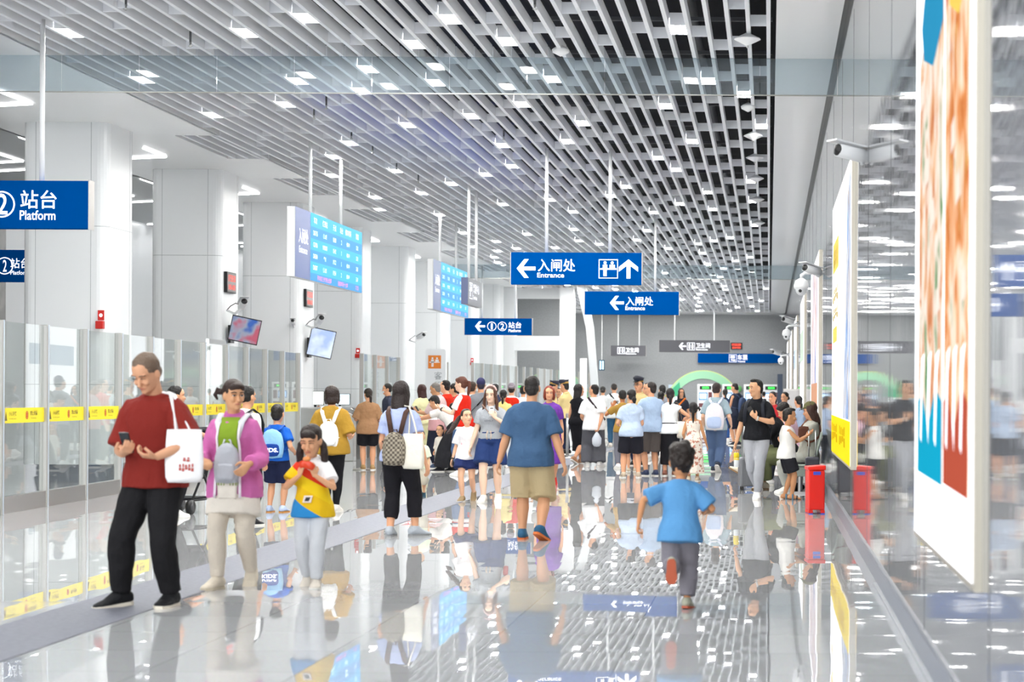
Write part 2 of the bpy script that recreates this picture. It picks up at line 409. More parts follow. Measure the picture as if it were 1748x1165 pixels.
# hanging sprinklers and round hoods on the line next to the mirrored wall
hood = None
for y in (22.3, 30.6, 33.4, 36.6, 40.5, 46):
    if hood is None:
        hood = empty('sprinkler', (-.28, y, ZC - .06)); prop(hood, 'round white sprinkler hood below the slats beside the mirrored wall', 'sprinkler', 'sprinkler hoods beside the mirrored wall')
        obj('drop_pipe', MB().tube([(0, 0, .02), (0, 0, .9)], .018), dark_grey, hood)
        obj('hood', MB().loft([(0, 0, 0), (0, 0, .012)], [.16, .15], 20), white_paint, hood)
        obj('nozzle', MB().loft([(0, 0, 0), (0, 0, -.1)], [.02, .012], 8), steel, hood)
    else:
        c = copy_tree(hood); c.location = (-.28, y, ZC - .06)
for px, py, t in ((957, 90, 'near the hanging glass curtain'), (1277, 186, 'just behind the hanging glass curtain')):
    p = at(px, py, (ZC - EYE) * F / ax(px, py)[1] * .99)
    d = empty('access_point', p, 0, 'white saucer-shaped wireless unit hanging from the slats ' + t, 'wireless unit')
    obj('body', MB().loft([(0, 0, 0), (0, 0, .035), (0, 0, .06)], [(.1, .1), (.11, .11), (.08, .08)], 16), white_paint, d, smooth=True)
    obj('rod', MB().tube([(0, 0, .06), (0, 0, .6)], .01), dark_grey, d)
sp = None
for px, py in ((215, 8), (325, 72), (536, 197), (557, 180), (636, 257), (677, 285), (714, 308), (913, 8), (860, 233), (600, 232)):
    b_ = ax(px, py)[1]; Y = (ZC - EYE - .06) * F / b_; p = at(px, py, Y)
    if sp is None:
        sp = empty('fire_sprinkler', p, 0, 'small steel sprinkler head hanging just under the white slats', 'sprinkler', 'small sprinkler heads under the slats')
        obj('pipe', MB().tube([(0, 0, 0), (0, 0, 1.92)], .014), dark_grey, sp, smooth=True); obj('nozzle', MB().loft([(0, 0, -.05), (0, 0, -.03), (0, 0, 0)], [.028, .01, .016], 10), steel, sp, smooth=True)
    else: c = copy_tree(sp); c.location = p
# hanging glass smoke curtains
def curtain(y, zb, x0, x1, label):
    c = empty('smoke_curtain', ((x0 + x1) / 2, y, ZC), 0, label, 'glass smoke curtain'); xc = (x0 + x1) / 2
    n = max(1, round((x1 - x0) / 1.0)); wd = (x1 - x0) / n
    for i in range(n):
        obj('glass_pane', MB().box((x0 - xc + wd * i + .004, -.005, zb - ZC), (x0 - xc + wd * (i + 1) - .004, .005, 0)), curtain_glass, c)
    obj('bottom_rail', MB().box((x0 - xc, -.012, zb - ZC - .014), (x1 - xc, .012, zb - ZC)), mat('rail_white', '9a9a94', .5, .2), c)
curtain(23.905, 5.27, -13, XW, 'clear glass smoke curtain hanging under the slats nearest the camera')
curtain(61.95, 5.28, -10.5, XW, 'far glass smoke curtain hanging under the slats behind the blue signs')
# light lines over the platform side
def strip(pts, label):
    m_ = MB()
    for a, b in zip(pts, pts[1:]):
        a, b = V(a), V(b); d = (b - a).normalized(); n = V((-d.y, d.x, 0)) * .018
        m_.prism([a - n, a + n, b + n, b - n], (0, 0, -.02))
    obj('light_line', m_, mat('line_lamp', 'ffffff', emit=5), label=label, cat='light line', group='zigzag light lines over the platform side')
for k in range(7):
    y = 27.9 + 6.2 * k
    strip([(-11.0, y - 1.2, ZC - .002), (-11.0, y, ZC - .002), (-12.5, y + .5, ZC - .002)], 'white angled light line in the soffit in front of a white column')
for k in range(9):
    y = 26 + 6.2 * k
    strip([(-12.9, y, ZC + .09), (-12.9, y + 4, ZC + .09), (-15.8, y + 5.2, ZC + .09)], 'white zigzag light line in the ceiling behind the white columns')
    strip([(-14.2, y, ZC + .09), (-14.2, y + 3.4, ZC + .09), (-16.2, y + 4.2, ZC + .09)], 'white zigzag light line in the ceiling behind the white columns')
# far end of the column side: white frame, grey rooms behind
s = MB()
s.box((-8.4, 75, 0), (-7.85, 75.8, ZC)); s.box((-11, 75.02, 3.2), (-8.41, 75.78, 3.78)); s.box((-11, 75.6, 5.3), (-7.85, 75.8, ZC))
s.box((-10.9, 75, 0), (-10.2, 75.8, ZC))
struct('trim_6', s, white_paint)
struct('wall_end', MB().box((-16, 80, 0), (-8.5, 80.3, ZC)), back_stone)
a, b, c, d, e, g = (at(x, y, 74) for x, y in ((984, 488), (1000, 488), (1013, 560), (1023, 690), (1011, 690), (1000, 560)))
struct('trim_7', MB().prism([a, b, c, d, e, g], (0, .3, 0)), mat('fin_grey', 'cfd2d4', .5))
struct('trim_8', MB().box((at(990, 600, 78).x, 78, 0), (at(1000, 600, 78).x, 78.5, at(1, 607, 78).z)), white_paint)
struct('trim_9', MB().box((at(1327, 650, 96).x, 95.8, 0), (at(1336, 650, 96).x, 96.2, at(1330, 639, 96).z)), mat('door_blue', '3d4a5e', .4))
# ---------------------------------------------------------------- hanging signs
def rod(mb, x, y, z0, z1): mb.tube([(x, y, z0), (x, y, z1)], .03, 10)
def hang_sign(name, label, box, Y, m, rods, draw, cat='sign', th=.16):
    """box in photo pixels; draw(face, mesh, S) gets S(px, py) -> plate coordinates in metres"""
    l, t, r, b = box; a = at(l, b, Y); c = at(r, t, Y); w, h = c.x - a.x, c.z - a.z
    root = empty(name, (a.x + w / 2, Y, a.z), 0, label, cat)
    obj('panel', MB().box((-w / 2, 0, 0), (w / 2, th, h)), m, root)
    k = MB(); k.box((w / 2, -.004, -.01), (w / 2 + .012, th + .004, h + .01)); k.box((-w / 2 - .012, -.004, -.01), (-w / 2, th + .004, h + .01))
    obj('edge_frame', k, steel_dark, root)
    f = Face((-w / 2, 0, 0), (1, 0, 0), (0, 0, 1), (0, -1, 0)); mb = Marks()
    draw(f, mb, lambda px, py: ((px - l) / (r - l) * w, (b - py) / (b - t) * h))
    mb.build(sign_white, root)
    for px in rods:
        x = at(px, t, Y).x - a.x - w / 2
        q = MB(); rod(q, x, th / 2, h, ZC + .05 - a.z); obj('hanging_rod', q, white_paint, root, smooth=True)
    return root
def T(f, mb, S, s, x0, y0, x1, y1, bold=0.0): f.text(mb, s, *S(x0, y1), *S(x1, y0), bold=bold * .55)
def d1(f, mb, S):
    c = S(3, 349); f.ring(mb, *c, .155, .018); T(f, mb, S, '2', -5, 331, 13, 366, .02)
    c = S(-50, 349); f.ring(mb, *c, .155, .018); T(f, mb, S, '1', -54, 331, -47, 366, .02)
    f.arrow(mb, *S(-105, 349), .3)
    T(f, mb, S, '站台', 35, 325, 97, 356, .015); T(f, mb, S, 'Platform', 34, 359, 95, 375, .02)
hang_sign('hanging_sign', 'large blue Platform sign with a circled 2, hung beside the column row', (-130, 309, 151, 389), 21.8, sign_blue, [-72, 67], d1)
def d2(f, mb, S):
    f.arrow(mb, *S(898, 459), S(915, 0)[0] - S(883, 0)[0])
    T(f, mb, S, '入闸处', 918, 443, 982, 464, .015); T(f, mb, S, 'Entrance', 917, 466, 963, 474, .025)
    x0, y0 = S(1022, 475); x1, y1 = S(1055, 443); f.frame(mb, x0, y0, x1, y1, .014); f.desk(mb, x0, y0, x1 - x0)
    f.arrow(mb, *S(1073, 459), S(0, 443)[1] - S(0, 475)[1], 'u')
hang_sign('hanging_sign', 'blue Entrance sign with a counter pictogram and an upward arrow', (872, 432, 1095.5, 485.5), 33.0, sign_blue, [932, 1040.5], d2)
def d3(f, mb, S):
    f.arrow(mb, *S(1053, 517.5), S(1065, 0)[0] - S(1041, 0)[0])
    T(f, mb, S, '入闸处', 1068, 507, 1115, 522, .015); T(f, mb, S, 'Entrance', 1067.5, 523, 1101, 529.5, .025)
hang_sign('hanging_sign', 'blue Entrance sign with only a left arrow, hung lower than the counter pictogram sign', (998, 498.5, 1159, 537), 45.6, sign_blue, [1040, 1118], d3)
def d4(f, mb, S):
    f.arrow(mb, *S(819.5, 557.5), S(828, 0)[0] - S(811, 0)[0])
    for s, x in (('1', 839.5), ('2', 857.5)):
        f.ring(mb, *S(x, 557.5), .155, .018); T(f, mb, S, s, x - (1.5 if s == '1' else 3), 552.5, x + (1.5 if s == '1' else 3), 562.5, .02)
    T(f, mb, S, '站台', 868, 550, 890, 560.5, .015); T(f, mb, S, 'Platform', 868, 562, 889, 567, .025)
hang_sign('hanging_sign', 'blue Platform sign with circled 1 and 2 under the LED boards', (793, 544, 908, 572), 63.5, sign_blue, [822, 879], d4)
def wc(f, mb, S, x0, y0, x1, y1):
    a, b = S(x0, y1); c, d = S(x1, y0); f.frame(mb, a, b, c, d, .02)
    f.man(mb, a + (c - a) * .3, b + .06, d - b - .1); f.man(mb, a + (c - a) * .7, b + .06, d - b - .1, True)
def d5(f, mb, S):
    wc(f, mb, S, 1054, 593.5, 1066.5, 604.5); T(f, mb, S, '卫生间', 1068, 594, 1090, 602, .02); T(f, mb, S, 'Restrooms', 1068, 602.8, 1086, 605.3, .03)
hang_sign('hanging_sign', 'small dark grey Restrooms sign without an arrow before the grey end wall', (1042.5, 590.5, 1102.5, 608), 97.5, sign_grey, [1055, 1091], d5)
def d6(f, mb, S):
    f.arrow(mb, *S(1165, 591.5), .34); wc(f, mb, S, 1173, 585.5, 1186, 598); T(f, mb, S, '卫生间', 1188, 586, 1212, 594.5, .02); T(f, mb, S, 'Restrooms', 1188, 595.3, 1208, 598.3, .03)
hang_sign('hanging_sign', 'long dark grey Restrooms sign with a left arrow', (1125, 581.5, 1246.5, 601.5), 90.5, sign_grey, [1151.5, 1219], d6)
def d7(f, mb, S):
    a, b = S(1244.5, 618.3); c, d = S(1257.5, 606); f.frame(mb, a, b, c, d, .02); f.rect(mb, a + .08, b + .2, a + .3, b + .34); f.rect(mb, a + .2, b + .06, a + .33, b + .14); f.disc(mb, a + .14, b + .12, .04)
    T(f, mb, S, '车票', 1259, 606, 1276, 615, .02); T(f, mb, S, 'Tickets', 1259, 615.8, 1272, 618.6, .03)
hang_sign('wall_sign', 'long blue Tickets sign on the grey end wall above the machines', (1191, 604.5, 1334, 619.5), 98.8, sign_blue, [], d7)
def dd(f, mb, S):
    f.ring(mb, *S(8, 454), .16, .02); T(f, mb, S, '2', 5, 444, 11.5, 464, .02); f.ring(mb, *S(-26, 454), .16, .02); T(f, mb, S, '1', -28, 444, -24.5, 464, .02)
    T(f, mb, S, '站台', 18, 441, 50, 458, .015); T(f, mb, S, 'Platform', 18, 462, 50, 469, .02)
hang_sign('hanging_sign', 'blue Platform sign half hidden behind the nearest white column', (-60, 427, 62, 481), 34.5, sign_blue, [-40], dd)
# wall clock, far end
def led_clock(loc, w, h, face, label, digits, dim):
    """face: rotation about z; the display looks along local -y"""
    r = empty('led_clock', loc, face, label, 'LED clock')
    obj('case', MB().box((-w / 2, 0, 0), (w / 2, .07, h)), black, r, bevel=.005)
    obj('display', MB().box((-w / 2 + .03, -.003, .03), (w / 2 - .03, 0, h - .03)), mat('led_glass_' + dim, {'dim': '8d8585', 'on': '2a0503'}[dim], .2), r)
    f = Face((-w / 2, 0, 0), (1, 0, 0), (0, 0, 1), (0, -1, 0), .006); mb = MB()
    f.text(mb, digits[0], w * .13, h * .54, w * .87, h * .86, .01); f.text(mb, digits[1], w * .16, h * .14, w * .84, h * .4, .01)
    obj('digits', mb, mat('led_red_' + dim, 'ff3a18', emit={'dim': .25, 'on': 1.3}[dim]), r)
    return r
p = at(1257, 597, 98.925); led_clock(p, .62, .36, 0, 'glowing red LED clock on the grey end wall', ('17:33:30', '2024-10-01'), 'on')
for k, (px, pt, pb) in enumerate(((391, 469, 499), (527, 499, 523.5))):
    y = COLY[k + 1] + .2
    p = at(px, pb, y)
    led_clock((-10.475, y + .3, p.z), .62, .4, R(90), 'red digit clock boxed on the side of the white column, %s' % ('above the left tilted screen', 'above the right tilted screen')[k], ('17:33:30', '10-01'), 'dim')
# ---------------------------------------------------------------- LED departure boards
led1, led2, led3 = mat('led_cyan', '083c50', .5, emit=.52, ecol='14baf6'), mat('led_blue', '06304c', .5, emit=.52, ecol='0c98e4'), mat('led_pink', '6a3a60', .5, emit=.5, ecol='ee9ae0')
board_navy = mat('board_navy', '4a5c94', .3)
def led_board(X, y0, y1, z0, z1, label, rods):
    L, h = y1 - y0, z1 - z0
    r = empty('departure_board', (X, (y0 + y1) / 2, z0), 0, label, 'LED board')
    obj('cabinet', MB().box((-.165, -L / 2, 0), (-.03, L / 2, h)), mat('cabinet_grey', 'd9dbdc', .4), r, bevel=.01)
    f = Face((-.03, -L / 2, 0), (0, 1, 0), (0, 0, 1), (1, 0, 0), .004)
    q = MB(); f.rect(q, .0, .0, 1.02, h); obj('name_panel', q, board_navy, r)
    q = Marks(); f.l = .008; f.text(q, '入闸处', .22, h * .50, .86, h * .72, .012); f.text(q, 'Entrance', .25, h * .36, .8, h * .46, .01); q.build(sign_white, r)
    f.l = .006
    H = [0, .115, .285, .455, .625, .8, 1.0]
    for k in range(6):
        q = MB(); f.rect(q, 1.03, h * (1 - H[6 - k]) if 0 else h * H[k], L, h * H[k + 1]); obj('display_row', q, led1 if k in (1, 3, 5) else led2, r)
    rows = [('车次', '终到站', '开点', '站台', '候车时间', '状态'), ('D6715', '佛山西', '18:00', '2', '候车中', '正点'), ('C6706', '东莞道滘', '18:42', '1', '候车中', '正点'), ('D6504', '肇庆', '19:22', '1', '候车中', '正点'), ('D6507', '佛山西', '19:54', '2', '候车中', '正点')]
    xs = [1.36, 2.05, 2.78, 3.32, 3.86, 4.62]
    q = Marks(); f.l = .010
    for k, row in enumerate(rows):
        b0, b1 = h * H[5 - k], h * H[6 - k]
        for x, s in zip(xs, row):
            hh = (b1 - b0) * (.5 if k == 0 else .42); a = glyphs(s, .015)[2]; w = min(hh * a, .5)
            f.text(q, s, x - w / 2, (b0 + b1) / 2 - hh / 2, x + w / 2, (b0 + b1) / 2 + hh / 2, .015)
    q.build(mat('led_text', 'd8f6ff', emit=.5), r)
    q = Marks(); f.text(q, '开车前三分钟停止检票', 1.5, h * .02, 2.55, h * .10, .03); f.text(q, '当前时间十七时', 3.05, h * .02, 3.85, h * .10, .03); f.text(q, '17:33', 4.5, h * .025, 4.75, h * .095, .03)
    q.build(led3, r)
    for y in rods:
        q = MB(); rod(q, -.1, y - (y0 + y1) / 2, h, ZC + .05 - z0); obj('hanging_rod', q, white_paint, r, smooth=True)
z1, z0 = at(505, 352, 30.9).z, at(504, 472, 30.9).z
led_board(-7.8, 30.9, 35.95, z0, z1, 'nearest cyan LED departure board, fully in view', [32.2, 34.5])
z1, z0 = at(742, 442, 43.6).z, at(741.5, 528, 43.6).z
led_board(-7.8, 43.6, 48.65, z0, z1, 'farther cyan LED departure board, partly behind the small grey sign', [44.9, 47.2])
# small grey service sign, seen edge on
X = -6.2; y0, y1 = 38.5, 40.4; za, zb = at(798, 474, 38.5).z, at(797, 519, 38.5).z
r = empty('hanging_sign', (X, (y0 + y1) / 2, zb), 0, 'small grey service centre sign hung in front of the farther LED board', 'sign'); h = za - zb; L = y1 - y0
obj('panel', MB().box((-.13, -L / 2, 0), (0, L / 2, h)), mat('service_grey', '85878a', .4), r)
obj('end_cap', MB().box((-.135, -L / 2 - .012, -.005), (.005, -L / 2, h + .005)), mat('service_cap', '565d7c', .4), r)
f = Face((0, -L / 2, 0), (0, 1, 0), (0, 0, 1), (1, 0, 0)); q = Marks(); f.frame(q, .2, .12, .58, .46, .02); f.desk(q, .22, .13, .34); f.text(q, '客服中心', .68, .26, 1.5, .46, .01); f.text(q, 'Service', .68, .13, 1.2, .22, .01)
q.build(sign_white, r)
for y in (39.0, 40.0):
    q = MB(); rod(q, -.065, y - (y0 + y1) / 2, h, ZC + .05 - zb); obj('hanging_rod', q, white_paint, r, smooth=True)
# orange-headed service pylon
p0, p1 = at(726.5, 596, 52), at(761, 596, 52); w, h = p1.x - p0.x, p0.z
r = empty('information_pylon', ((p0.x + p1.x) / 2, 52, 0), 0, 'tall pale grey pylon with an orange counter pictogram', 'information pylon')
P = [(-w / 2, 0), (w / 2, 0), (w / 2, h - .06)] + [(w / 2 - .06 + .06 * math.cos(a), h - .06 + .06 * math.sin(a)) for a in (R(30), R(60), R(90))] + [(-w / 2 + .06 + .06 * math.cos(a), h - .06 + .06 * math.sin(a)) for a in (R(90), R(120), R(150), R(180))]
obj('slab', MB().prism([(x, 0, z) for x, z in P], (0, .18, 0)), mat('pylon_grey', 'dfe1e3', .35), r)
f = Face((-w / 2, 0, 0), (1, 0, 0), (0, 0, 1), (0, -1, 0)); u = w / 34.5
q = MB(); f.rect(q, 4.5 * u, h - 33.5 * u, 26.5 * u, h - 11 * u); obj('pictogram_tile', q, mat('pylon_orange', 'd9791c', .4), r)
f.l = .006; q = MB(); f.desk(q, 5 * u, h - 33 * u, 21 * u); obj('pictogram', q, mat('picto_grey', 'e4dedd', .4), r)
q = Marks()
for k, c in enumerate('客服中心'): f.text(q, c, 15 * u, h - (52 + 17 * k) * u, 28 * u, h - (39 + 17 * k) * u)
q.build(mat('pylon_text', '9a9ea1', .4), r)
# ---------------------------------------------------------------- glass fence
def fence(pts, z_top, label, band=True, step=1.6, gate_at=None):
    a, b = V(pts[0]), V(pts[1]); L = (b - a).length; d = (b - a) / L; n = round(L / step); st = L / n
    rz = math.atan2(d.y, d.x)
    r = empty('glass_fence', a, rz, label, 'glass fence')
    for i in range(n + 1):
        q = MB(); q.box((st * i - .05, -.05, 0), (st * i + .05, .05, z_top)); pst = obj('post', q, steel_dark, r, bevel=.008)
        obj('cover_strip', MB().box((st * i - .012, -.056, 0), (st * i + .012, -.05, z_top)), mat('strip_pale', 'cfdbe6', .3, .5), pst)
        if i == n: break
        x0, x1 = st * i + .05, st * (i + 1) - .05
        obj('glass_pane', MB().box((x0, -.006, .2), (x1, .006, z_top - .01)), fence_glass, r)
        obj('bottom_rail', MB().box((x0, -.04, 0), (x1, .04, .2)), steel, r)
        if band:
            bd = obj('warning_band', MB().box((x0 + .0, -.012, 1.06), (x1, -.008, 1.24)), mat('band_yellow', 'e6d200', .5), r)
            f = Face((x0, -.012, 1.06), (1, 0, 0), (0, 0, 1), (0, -1, 0), .002); w = x1 - x0; q = Marks()
            f.text(q, '小心玻璃', w * .16, .085, w * .33, .14, .01); f.text(q, 'Careful glass', w * .16, .04, w * .33, .06); f.text(q, '禁止倚靠', w * .66, .085, w * .83, .14, .01); f.text(q, 'No leaning', w * .68, .04, w * .8, .06)
            f.poly(q, [(w * .06, .03), (w * .12, .03), (w * .09, .14)]); q.build(mat('band_brown', '6b5b12', .6), bd)
            q = MB(); f.ring(q, w * .58, .09, .05, .012); f.rect(q, w * .565, .06, w * .595, .12); obj('band_mark', q, mat('band_red', 'b8401a', .6), bd)
    return r
FA = V((-8.9, 20.3, 0)); FB = V((-9.78, 38.9, 0))
fence((FA, FB), 2.27, 'tall glass fence with a yellow warning band along the left of the hall')
fence((V((-10.0, 46.0, 0)), V((-10.05, 50.8, 0))), 2.42, 'short glass fence section just behind the ticket gates', band=False)
fence((V((-9.95, 55.0, 0)), V((-9.97, 58.0, 0))), 2.42, 'short glass fence section beside the orange pictogram pylon', band=False)
fence((V((-9.3, 58.8, 0)), V((-8.05, 86, 0))), 2.43, 'long far glass fence behind the queue towards the grey end wall', band=False, step=1.5)
# a door frame in the fence
c = FA.lerp(FB, (32.6 - 20.3) / 18.6); d = (FB - FA).normalized(); r = empty('fence_door', c + V((-.14, 0, 0)), math.atan2(d.y, d.x), 'steel framed glass door set into the banded fence below the tilted screens', 'door')
q = MB(); q.box((-.6, -.03, 2.25), (.6, .03, 2.36)); q.box((-.6, -.03, 0), (-.52, .03, 2.25)); q.box((.52, -.03, 0), (.6, .03, 2.25)); q.box((-.52, -.03, 1.05), (.52, .03, 1.12)); obj('frame', q, steel, r)
obj('glass_pane', MB().box((-.52, -.005, .05), (.52, .005, 2.25)), fence_glass, r)
obj('handle', MB().tube([(.42, -.06, .9), (.42, -.06, 1.3)], .015), steel, r)
# railing behind the fence
r = empty('handrail', (-11.6, 25.5, 0), 0, 'tubular steel handrail behind the glass fence', 'handrail')
obj('top_rail', MB().tube([(-2.6, 0, 1.12), (.55, 0, 1.12)], .035), steel, r, smooth=True); obj('middle_rail', MB().tube([(-2.6, 0, 1.0), (.5, 0, 1.0)], .008), steel, r, smooth=True)
for x in (-2.2, -1.0, .1, .5): obj('post', MB().tube([(x, 0, 0), (x, 0, 1.12)], .04), steel, r, smooth=True)
# ticket gates
gate = None
for k, y in enumerate((39.7, 40.75, 41.8, 42.85, 43.9)):
    lab = 'steel ticket gate cabinet with a sloped card reader, ' + ('nearest of the gate row', 'second of the gate row', 'middle of the gate row', 'fourth of the gate row', 'farthest of the gate row')[k]
    if gate is None:
        gate = empty('ticket_gate', (-9.62, y, 0), 0, lab, 'ticket gate', 'row of ticket gates')
        q = MB(); q.prism([(-.85, -.14, .0), (.85, -.14, 0), (.85, -.14, .98), (.55, -.14, 1.12), (-.85, -.14, 1.12)], (0, .28, 0)); obj('cabinet', q, steel, gate, bevel=.015)
        q = MB(); q.prism([(.57, -.1, 1.115), (.84, -.1, .99), (.84, -.1, 1.0), (.57, -.1, 1.125)], (0, .2, 0)); obj('card_reader', q, black, gate)
        obj('side_panel', MB().box((.851, -.1, .1), (.856, .1, .9)), steel_dark, gate)
        obj('flap', MB().box((-.1, .14, .35), (.25, .45, .95)), mat('flap_red', 'c7a6a4', .2), gate)
    else:
        c = copy_tree(gate); c.location.y = y; c['label'] = lab
# service counter with screens
r = empty('service_counter', (-11.3, 45.2, 0), 0, 'grey service counter behind the ticket gates', 'counter')
obj('body', MB().box((-1.2, -.35, 0), (1.2, .35, .98)), mat('counter_grey', 'b9bcbd', .4), r); obj('worktop', MB().box((-1.25, -.4, .98), (1.25, .4, 1.03)), mat('counter_top', 'd9dadb', .3), r)
def monitor(loc, w, h, rz, label, screen, tilt=0):
    m_ = empty('monitor', loc, rz, label, 'monitor')
    obj('case', MB().box((-w / 2, 0, .12), (w / 2, .04, .12 + h)), black, m_, bevel=.006); obj('screen', MB().box((-w / 2 + .015, -.003, .135), (w / 2 - .015, 0, .105 + h)), screen, m_)
    obj('stand', MB().box((-.03, .03, 0), (.03, .06, .2)).box((-.12, -.05, 0), (.12, .1, .012)), black, m_); return m_
scr_white = mat('screen_white', 'eef6ee', emit=.8)
monitor((-10.9, 45.0, 1.03), .42, .34, R(8), 'bright computer screen on the grey service counter', scr_white)
monitor((-10.38, 45.3, 1.03), .5, .28, R(5), 'pale wide screen above the ticket gates', mat('screen_pale', 'd3e3ea', emit=.5))
obj('notice_board', MB().box((-11.55, 44.9, 1.03), (-11.4, 45.0, 1.2)), mat('sky_plastic', '2f92d2', .4), label='small sky blue box on the service counter', cat='box')
# queue barrier posts with red belts
def by_(px, Y): return V((at(px, VY, Y).x, Y, 0))
def barrier(x, y, label, to=None):
    b = empty('queue_post', (x, y, 0), 0, label, 'queue post')
    obj('base', MB().loft([(0, 0, 0), (0, 0, .02), (0, 0, .035)], [.17, .165, .05], 20), steel, b, smooth=True); obj('pole', MB().tube([(0, 0, .02), (0, 0, .95)], .032, 12), steel, b, smooth=True)
    obj('head', MB().loft([(0, 0, .92), (0, 0, 1.0)], [.04, .04], 12), steel_dark, b)
    if to:
        t = V(to) - V((x, y, 0)); n = V((-t.y, t.x, 0)).normalized() * .003
        bb = obj('belt', MB().prism([(0, 0, .93), t + V((0, 0, .93)), t + V((0, 0, .99)), (0, 0, .99)], n), mat('belt_red', 'd42a20', .6), b)
        fc = Face((0, 0, .93), t.normalized(), (0, 0, 1), V((t.y, -t.x, 0)).normalized(), .004); qq = Marks()
        for k in range(3): fc.text(qq, '请勿跨越', .2 + k * .45, .014, .5 + k * .45, .05)
        qq.build(sign_white, bb)
p = by_(618, 35.2); barrier(p.x, p.y, 'steel queue post with a red belt at the ticket gates', (p.x + .95, p.y + .05, 0))
barrier(-5.6, 37.2, 'steel queue post with a red belt beside the pink shirted man', (-7.2, 37.4, 0))
barrier(-4.55, 42.3, 'steel queue post beside the red vested helper')
# tilted monitors and cameras on the columns
def bracket_screen(k, px, pt, pb, label, m1):
    y = COLY[k]; z0 = at(px, pb, y).z; z1 = at(px, pt, y).z; h = z1 - z0; x0 = -10.5
    s_ = empty('wall_screen', (x0, y + .3, z0), 0, label, 'screen')
    obj('bracket', MB().box((0, .1, h * .2), (.16, .2, h * .5)).box((0, .05, 0), (.05, .3, h * .7)), black, s_)
    q = MB(); mt = M.Translation((.34, 0, h / 2)) @ M.Rotation(R(12), 4, 'Y') @ M.Rotation(R(18), 4, 'Z')
    q.box((-.28, 0, -h / 2), (.28, .06, h / 2)); q.moved(mt); obj('case', q, black, s_)
    q = MB(); q.box((-.265, -.004, -h / 2 + .02), (.265, 0, h / 2 - .02)); q.moved(mt); obj('display', q, m1, s_)
def two_tone(name, c1, c2, c3, e=.35):
    m = mat(name, c1, .2, emit=e); N, L, p = nodes(m); t = N.new('ShaderNodeTexCoord'); z = N.new('ShaderNodeTexNoise'); z.inputs['Scale'].default_value = 3
    cr = N.new('ShaderNodeValToRGB'); cr.color_ramp.elements[0].color = rgb(c1); cr.color_ramp.elements[0].position = .38; cr.color_ramp.elements[1].color = rgb(c3); cr.color_ramp.elements[1].position = .62
    el = cr.color_ramp.elements.new(.5); el.color = rgb(c2); L.new(t.outputs['Object'], z.inputs['Vector']); L.new(z.outputs['Fac'], cr.inputs[0])
    for s in ('Base Color', 'Emission Color'): L.new(cr.outputs[0], p.inputs[s])
    return m
bracket_screen(1, 403, 541, 585, 'tilted screen with a red and blue picture on the second white column', two_tone('screen_mix', '2a4f94', '7d8494', '9c4a5c'))
bracket_screen(2, 537, 561, 610, 'tilted pale blue screen on the third white column', two_tone('screen_blue', '8fa3cf', 'a9b7d6', 'bcc9de'))
cam_white = mat('camera_white', 'ecedee', .3)
def bullet(loc, rz, label, arm, s=1.0, tilt=15):
    """camera body points along local -y; arm: vector from body to wall"""
    c = empty('security_camera', loc, rz, label, 'security camera')
    mt = M.Rotation(R(-tilt), 4, 'X')
    q = MB(); q.loft([(0, -.17 * s, 0), (0, .14 * s, 0)], [(.055 * s, .05 * s)] * 2, 12, sq=.6); q.moved(mt); obj('body', q, cam_white, c, smooth=True)
    q = MB(); q.prism([(-.07 * s, -.24 * s, .055 * s), (.07 * s, -.24 * s, .055 * s), (.065 * s, .15 * s, .06 * s), (-.065 * s, .15 * s, .06 * s)], (0, 0, .012 * s)); q.moved(mt); obj('sun_shield', q, cam_white, c)
    q = MB(); q.loft([(0, -.165 * s, 0), (0, -.18 * s, 0)], [(.05 * s, .045 * s)] * 2, 12); q.moved(mt); obj('lens', q, black, c)
    a = M.Rotation(-rz, 3, 'Z') @ V(arm); obj('arm', MB().tube([(0, .06 * s, -.05 * s), (a.x * .5, a.y * .5, a.z - .06 * s), tuple(a)], .02 * s), cam_white, c, smooth=True)
    obj('cable', MB().tube([(0, .14 * s, 0), (a.x * .4, a.y * .3 + .1 * s, .03 * s), (a.x * .8, a.y * .6, -.02 * s), tuple(a)], .008 * s, 6), black, c, smooth=True)
def dome(loc, label, arm):
    c = empty('dome_camera', loc, 0, label, 'security camera')
    obj('housing', MB().loft([(0, 0, 0), (0, 0, .05), (0, 0, .13), (0, 0, .17)], [.12, .125, .1, .04], 18), cam_white, c, smooth=True)
    obj('ball', MB().ell((0, 0, -.02), (.1, .1, .1), 16, 10), mat('dome_white', 'd8dadb', .15), c, smooth=True)
    obj('lens', MB().ell((-.02, -.085, -.04), (.03, .025, .03)), black, c, smooth=True)
    obj('arm', MB().tube([(0, 0, .16), (0, 0, .22), (.06, 0, .26), (arm, 0, .26)], .028, 10), cam_white, c, smooth=True)
p = at(413, 520, COLY[1]); bullet((-10.15, COLY[1] + .1, p.z), R(25), 'white camera above the red and blue tilted screen', (-.36, .2, -.1), 1.2)
p = at(437, 541, COLY[1] + 3); bullet((p.x, COLY[2] - .15, p.z), R(10), 'small white camera on the front of the third white column', (0, .15, -.05), .8)
p = at(540, 547, COLY[2]); bullet((-10.15, COLY[2] + .1, p.z), R(25), 'white camera above the pale blue tilted screen', (-.36, .2, -.1), 1.2)
p = at(714, 575, COLY[4]); bullet((-10.15, COLY[4] - .05, p.z), R(40), 'pair of tiny dark cameras high on the column behind the far board', (-.38, .2, -.1), 1.1)
